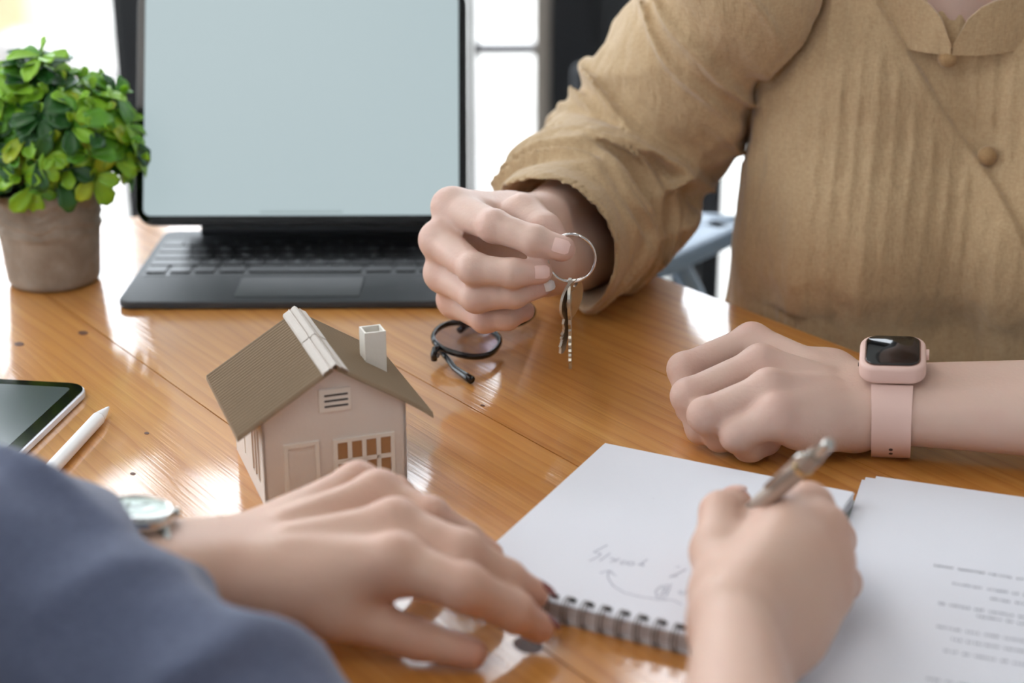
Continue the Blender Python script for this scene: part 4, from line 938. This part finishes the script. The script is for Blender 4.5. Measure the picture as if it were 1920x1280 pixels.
def shirt(P):
    x,y,z=P[:,0],P[:,1],P[:,2]; q=P-np.array([C0[0],C0[1],0],np.float32); u=q@l3.astype(np.float32); w=q@f3.astype(np.float32)
    t=torso_raw(P)
    # pintucks on the chest, soft vertical drape lower down, the wrap edge standing proud
    frontm=np.clip((w-.02)/.04,0,1)
    ue=np.interp(z,ez_,eu_); overlap=np.clip((ue-u)/.0016,-1,1)*.5+.5
    tuck=np.exp(-((((u+.006*vnoise(u*8,w*0,z*9)+.03*(.2-z)*(u+.05))/.0135+50)%1-.5)/.17)**2); tm=np.clip((u+.125)/.02,0,1)*np.clip((ue-.012-u)/.012,0,1)*np.clip((z+.05)/.2,.25,1)
    tm2=np.clip((u-ue-.02)/.012,0,1)*np.clip((z-.02)/.1,0,1)
    drape=.0125*(vnoise(u*26+3,w*6,z*3.2)-.5)+.0060*(vnoise(u*60,w*10+5,z*6)-.5)+.003*(vnoise(u*20,w*5,z*26+7)-.5)
    cr=.0016*(vnoise(u*90,w*60,z*70)-.5)
    t=t-frontm*(.0024*tuck*(tm+tm2)+.0062*overlap*(z>.0)*np.clip(z/.03,0,1))-drape*np.clip((.16-z)/.2,.25,1)-cr
    # hem folds where the cloth meets the table side
    s=chain(P,slv,.05); 
    # along-sleeve coordinate
    k=np.zeros(len(P),np.float32); best=np.full(len(P),1e-9,np.float32)
    for i in range(len(slv)-1):
        a=slv[i][0].astype(np.float32); b=slv[i+1][0].astype(np.float32); d=b-a; tt=np.clip((P-a)@d/float(d@d),0,1); dist=np.linalg.norm(P-a-tt[:,None]*d,axis=1)
        wt=np.exp(-(dist/.022)**2).astype(np.float32)+1e-7; best+=wt; k+=wt*(acc[i]+tt*(acc[i+1]-acc[i]))
    k=k/best
    kk=k/acc[-1]
    ang=wig(x,y,z,60,20,90)
    side=(x*.72+y*.0+z*.69)*1.; rr2=ridge(k*62+2.0*vnoise(x*18,y*18,z*18),x*8,z*8+y*6)-.42
    f1=.0190*rr2*np.clip((kk-.70)/.1,0,1)*np.clip((.985-kk)/.06,0,1)
    f2=.0210*(ridge(x*11+k*6,y*9,(z*1.0-x*.35)*30+2.)-.42)*np.exp(-((kk-.56)/.24)**2)
    f3_=.0120*(ridge(side*52+5+2*vnoise(x*12,y*12,z*12),k*6,y*8)-.42)*np.clip((.62-kk)/.2,0,1)
    f4=.002*(vnoise(side*60,k*14,y*30+3)-.5)+.0007*(vnoise(x*95,y*95,z*95)-.5)
    hem=.0016*np.exp(-((kk-.955)/.012)**2)
    s=s-np.clip(f1+f2+f3_+f4,-.009,.0085)-hem
    d=smin(t,s,.005)+.007*np.exp(-((s-t)/.005)**2)*(z>-.02)
    # armhole seam
    s2=chain(P,slv2,.04)-.0016*wig(x,y,z,130,80,120); d=smin(d,s2,.03)
    # open ends: cuff of the outstretched sleeve, rolled sleeve of the other arm, neck
    a,b=slv[-1][0],slv[-2][0]; ax=nrm(a-b); va=-ray(1030,460)/np.linalg.norm(ray(1030,460)); cn=nrm(np.array([-.80,0,0])+np.cross(np.array([1.,0,0]),-va)*(-.56)); cn=nrm(cn*.985+va*.13)
    cut=(P-a.astype(np.float32))@cn.astype(np.float32)-.004
    near=np.linalg.norm(P-a.astype(np.float32),axis=1)-.11
    d=np.where(near<0,smax(d,cut,.002),d)
    d=smax(d,-cone(P,a+ax*.05,b*.75+a*.25,.0562,.0540),.002)
    a,b=slv2[-1][0],slv2[-2][0]; ax=nrm(a-b); cut=(P-a.astype(np.float32))@ax.astype(np.float32); near=np.linalg.norm(P-a.astype(np.float32),axis=1)-.12
    d=np.where(near<0,smax(d,cut,.002),d); d=smax(d,-cone(P,a+ax*.05,b*.4+a*.6,.055,.052),.002)
    d=smax(d,-cone(P,neck0+np.array([0,0,.030])-f3*.008,T3(-.022,.035,.40),.047,.075),.004)
    d=np.where((P@np.array([.813,.582,0],np.float32)<.87),smax(d,.0015-z,.003),d)
    d=smax(d,-(z+.255),.002)
    return d
v,q=sdf_mesh(shirt,(-.09,.88,-.29),(.70,1.47,.31),.0026); me=np_mesh('shirt',v,q); SH=link('shirt',me,M_shirt,person1)
# stand collar: two rounded flaps that meet over the top button
ccen=neck0+f3*.004
def collar(a0,a1,name):
    P=[];Q=[]
    for i in range(25):
        t=i/24; an=a0+(a1-a0)*t; end=min(1,(1-t)/.16); hgt=.036*math.sqrt(max(.04,1-(1-end)**2))
        row=[];row2=[]
        for j in range(7):
            s=j/6; r=.0625+.003*s; dz=-.0060+hgt*s*1.1-.010*math.cos(an)+.004
            p=ccen+l3*(r*1.02*math.sin(an))+f3*((r+.004)*math.cos(an))+np.array([0,0,dz]); n=l3*math.sin(an)+f3*math.cos(an)
            row.append(p+n*.0018); row2.append(p-n*.0012)
        P.append(row);Q.append(row2)
    mb=MB(); mb.grid(P).grid(Q).grid([P[0],Q[0]]).grid([P[-1],Q[-1]]).grid([[r[0] for r in P],[r[0] for r in Q]]).grid([[r[-1] for r in P],[r[-1] for r in Q]])
    return mb.build(name,M_shirt,SH,smooth=True)
collar(-math.pi,-.03,'collar'); collar(math.pi,-.01,'collar')
for (x,y) in ((1768,113),(1853,293)):
    p=trace(shirt,x,y); n=sdf_normal(shirt,p); p=p+n*(.003 if y>200 else .0125); Z=n; X=nrm(np.cross([0,0,1.],Z)); Y=np.cross(Z,X)
    MB().lathe([(.0001,-.006),(.0045,-.0055),(.0072,-.002),(.0074,.0008),(.0062,.0042),(.0036,.0062),(.0001,.0068)],20,tuple(p),np.stack([X,Y,Z],1),cap=(False,False)).build('button',M_btn,SH,smooth=True)
# ------------------------------------------------------------------ person in front: body and blue-grey shirt (mostly outside the frame)
shC,shD=np.array([-.365,.345,.185]),np.array([-.045,.115,.195]); EC,ED=hC['E'],hD['E']; cA,cB=shC*.78+shD*.22,shC*.22+shD*.78; cm=np.array([-.06,-.10,0])
def body2(P):
    d=cone(P,shC,EC,.042,.034); d=smin(d,cone(P,shD,ED,.042,.034),.02)
    d=smin(d,cone(P,shC,shD,.045,.045),.03)
    for c in (cA,cB): d=smin(d,cone(P,c+cm*.2-np.array([0,0,.02]),c+cm*1.4-np.array([0,0,.32]),.075,.09),.04)
    return smax(d,-(P[:,2]+.27),.004)
pC,rC=body_piece(hC,.0015); pD,rD=body_piece(hD,.0015)
pT=sdf_mesh(body2,(-.56,-.34,-.30),(.22,.72,.28),.005)
person2=thing('person','person in the foreground in a blue-grey sleeve, writing in the notebook','person',(0,0,0))
fused('body',[pC,pD,pT],.0017,M_skin2,person2,rC+rD)
nail(person2,hC['fingers'][0][2],hC['fingers'][0][3],.0078,np.array([.75,.35,.8]),M_naild,.0100,.011,.003)
nail(person2,hC['fingers'][1][2],hC['fingers'][1][3],.0076,np.array([.75,.3,.8]),M_naild,.0105,.011,.003)
nail(person2,hD['thumb'][2],hD['thumb'][3],.0095,np.array([.0,.5,1.]),M_nail,.012,.013,.0)
M_blue=fabric_mat('blue_grey_cotton',rgb(98,105,128),rgb(82,89,112),900,18,.4)
def at_d(x,y,d): return np.array([0,0,CH])+ray(x,y)*d
dr=[(at_d(-330,1010,.74),.052),(at_d(-30,1130,.715),.056),(at_d(190,1275,.690),.052),(at_d(400,1400,.660),.049),(at_d(560,1500,.64),.044)]
cu=[(EC,.056),(EC*.55+hC['W']*.45-np.array([0,0,.004]),.048),(at_d(205,1120,.79),.038)]
def shirt2(P):
    x,y,z=P[:,0],P[:,1],P[:,2]
    d=smin(chain(P,dr,.03),chain(P,cu,.03),.03)
    d=smin(d,cone(P,shC,EC,.064,.060),.03)
    d=d-.010*(ridge(x*13-y*9,y*13+x*9,z*17)-.45)-.005*(vnoise(x*38+9,y*38,z*46)-.5)
    r=cone(P,shD,shD*.35+ED*.65,.064,.058)
    d=smin(d,r,.02); d=smin(d,cone(P,shC,shD,.058,.058),.04)
    for c in (cA,cB): d=smin(d,cone(P,c+cm*.2-np.array([0,0,.02]),c+cm*1.4-np.array([0,0,.30]),.092,.108),.05)
    b=cu[-1][0]; ax=nrm(b-cu[0][0]); 
    d=smax(d,-cone(P,b+ax*.06,b-ax*.03,.040,.037),.002)
    e=shD*.35+ED*.65; ax=nrm(ED-shD); d=np.where(np.linalg.norm(P-e.astype(np.float32),axis=1)<.10,smax(d,(P-e.astype(np.float32))@ax.astype(np.float32)-.0,.002),d); d=smax(d,-cone(P,e+ax*.05,e-ax*.02,.053,.050),.002)
    return smax(d,-(z+.28),.002) if 1 else d
def shirt2t(P):                              # the sleeve lies on the table, it does not sink in
    n=P@np.array([.813,.582,0],np.float32); on=n>.10
    return np.where(on,smax(shirt2(P),.0015-P[:,2],.004),shirt2(P))
v,q=sdf_mesh(shirt2t,(-.58,-.38,-.31),(.22,.86,.29),.0036); me=np_mesh('shirt',v,q); link('shirt',me,M_blue,person2)
# ------------------------------------------------------------------ smart watch
M_pink=mat('pink_silicone',rgb(226,192,180),.5,bump=(500,.05)); M_wg=mat('watch_glass',rgb(16,17,17),.06,spec=.6); M_hole=mat('strap_hole',rgb(70,48,44),.8)
wx=nrm(hB['E']-hB['W']); wp=U(1672,760,.0285); wn=nrm(np.array([0,-.20,.98])-wx*(wx@np.array([0,-.20,.98]))); wy=np.cross(wn,wx)
SW=thing('smart_watch','pale pink smart watch with square black screen on the resting wrist','watch',tuple(wp))
ra,rb=.0340,.0287              # strap ring half axes (along wy, along wn)
lat_=np.array([0,1,0.]); 
def ring(t,r,s): return wx*s+wy*(ra+r)*math.cos(t)+wn*(rb+r)*math.sin(t)
P=[];Q=[]
T_=[math.radians(120+k*(420-120)/48) for k in range(49)]
for t in T_:
    wfac=.0118+ .0012*abs(math.sin(t-math.pi*1.5))**6*0; wfac*=1+.16*max(0,math.sin(t)-.35)**1.5; P.append([ring(t,.0022,s*wfac) for s in (-1,-.94,-.5,0,.5,.94,1)]); Q.append([ring(t,.0003,s*wfac) for s in (-1,-.94,-.5,0,.5,.94,1)])
mb=MB(); mb.grid(P).grid(Q).grid([[r[0] for r in P],[r[0] for r in Q]]).grid([[r[-1] for r in P],[r[-1] for r in Q]]).grid([P[0],Q[0]]).grid([P[-1],Q[-1]])
strap=mb.build('strap',M_pink,SW,auto=.7)
for k,dg_ in enumerate((207,198)):
    t=math.radians(dg_+1); c=ring(t,.0021,0); n=nrm(wy*math.cos(t)/ra+wn*math.sin(t)/rb); X=wx; Y=np.cross(n,X)
    MB().lathe([(.0001,.0002),(.0012,.0003),(.0013,-.0002)],14,tuple(c),np.stack([X,Y,n],1),cap=(False,True)).build('strap_hole',M_hole,strap)
wf=lambda x,y,h:tuple(wx*x+wy*y+wn*(rb+h))
MB().prism(rrect(.0400,.0405,.0105,7),wf,-.0008,.0112).build('bumper_case',M_pink,SW,bevel=.0028,seg=4,auto=.9)
MB().prism(rrect(.0335,.0350,.0075,7),wf,.0105,.01165).build('bezel_ring',mat('watch_metal',rgb(160,130,120),.25,metal=.9),SW)
MB().prism(rrect(.0322,.0338,.0070,7),wf,.0112,.0124).build('watch_screen',M_wg,SW,bevel=.0009,seg=3,auto=.9)
MB().tube([wf(-.0203,-.008,.006),wf(-.0207,-.008,.006)],.0012,10).build('side_button',M_hole,SW)
MB().tube([wf(.0198,.006,.0055),wf(.0218,.006,.0055)],.0034,16).build('crown',M_pink,SW)
# ------------------------------------------------------------------ steel wrist watch on the reaching arm
M_steel=mat('polished_steel',rgb(200,200,196),.14,metal=1); M_dial=mat('pale_dial',rgb(196,206,200),.3,spec=.4); M_hand=mat('watch_hand',rgb(40,42,46),.4); M_cry=glass_mat('watch_crystal',0,(.97,1,.98,1)); M_lk=mat('brushed_link',rgb(170,166,156),.32,metal=1)
ax=nrm(hC['W']-hC['E']); wc=B(243,1080,.040); an=nrm(np.array([-.10,-.02,1.])-ax*(ax@np.array([-.10,-.02,1.]))); ay=np.cross(an,ax)
WW=thing('wrist_watch','round steel wrist watch on the arm beside the blue-grey cuff','watch',tuple(wc))
Rw=np.stack([ax,ay,an],1); h0=.0265; ctr=an*h0+ax*.002
MB().lathe([(.0125,0),(.0165,.001),(.0172,.004),(.0165,.0072),(.0150,.0082)],40,tuple(ctr),Rw).build('watch_case',M_steel,WW,auto=.6)
bz=MB().lathe([(.0172,.0068),(.0166,.0088),(.0148,.0096),(.0142,.0086)],40,tuple(ctr),Rw,cap=(False,False)).build('watch_bezel',M_steel,WW,smooth=True)
MB().lathe([(.0145,.0078),(.0145,.0084)],40,tuple(ctr),Rw).build('dial',M_dial,WW)
for a_,ln in ((.6,.008),(2.4,.011)):
    d=ax*math.cos(a_)+ay*math.sin(a_); MB().tube([ctr+an*.0087,ctr+an*.0087+d*ln],.0004,6).build('watch_hand',M_hand,WW)
MB().lathe([(.0144,.0088),(.0125,.0097),(.0001,.0100)],40,tuple(ctr),Rw,cap=(False,False)).build('crystal',M_cry,WW,smooth=True)
MB().tube([ctr+ax*.0165+an*.004,ctr+ax*.0205+an*.004],.0026,14).build('crown',M_steel,WW,auto=.6)
for s in (-1,1):
    for s2 in (-1,1): MB().tube([ctr+ay*s*.013+ax*s2*.0085+an*.003,ctr+ay*s*.0205+ax*s2*.0078-an*.0015],.0022,8,flat=.8).build('lug',M_steel,WW)
link_me=None
for k in range(26):
    t=math.radians(128+k*(412-128)/25); c=ay*.0345*math.cos(t)+an*.0275*math.sin(t); tg=nrm(-ay*.0345*math.sin(t)+an*.0275*math.cos(t)); n=np.cross(ax,tg)
    if link_me is None:
        mb=MB(); mb.box((0,0,0),(.0058,.0056,.0024)); mb.box((-.0052,0,0),(.0044,.0056,.0022)); mb.box((.0052,0,0),(.0044,.0056,.0022)); o=mb.build('bracelet_link',M_lk,WW,bevel=.0005); link_me=o.data
    else: o=bpy.data.objects.new('bracelet_link',link_me); C.objects.link(o); o.parent=WW
    o.matrix_local=Matrix.Translation(Vector(c))@Matrix(np.stack([ax,tg,n],1).tolist()).to_4x4()
# ------------------------------------------------------------------ lift the whole scene so that the floor lies at zero
for o in list(SC.objects):
    if o.parent is None: o.location.z+=TT
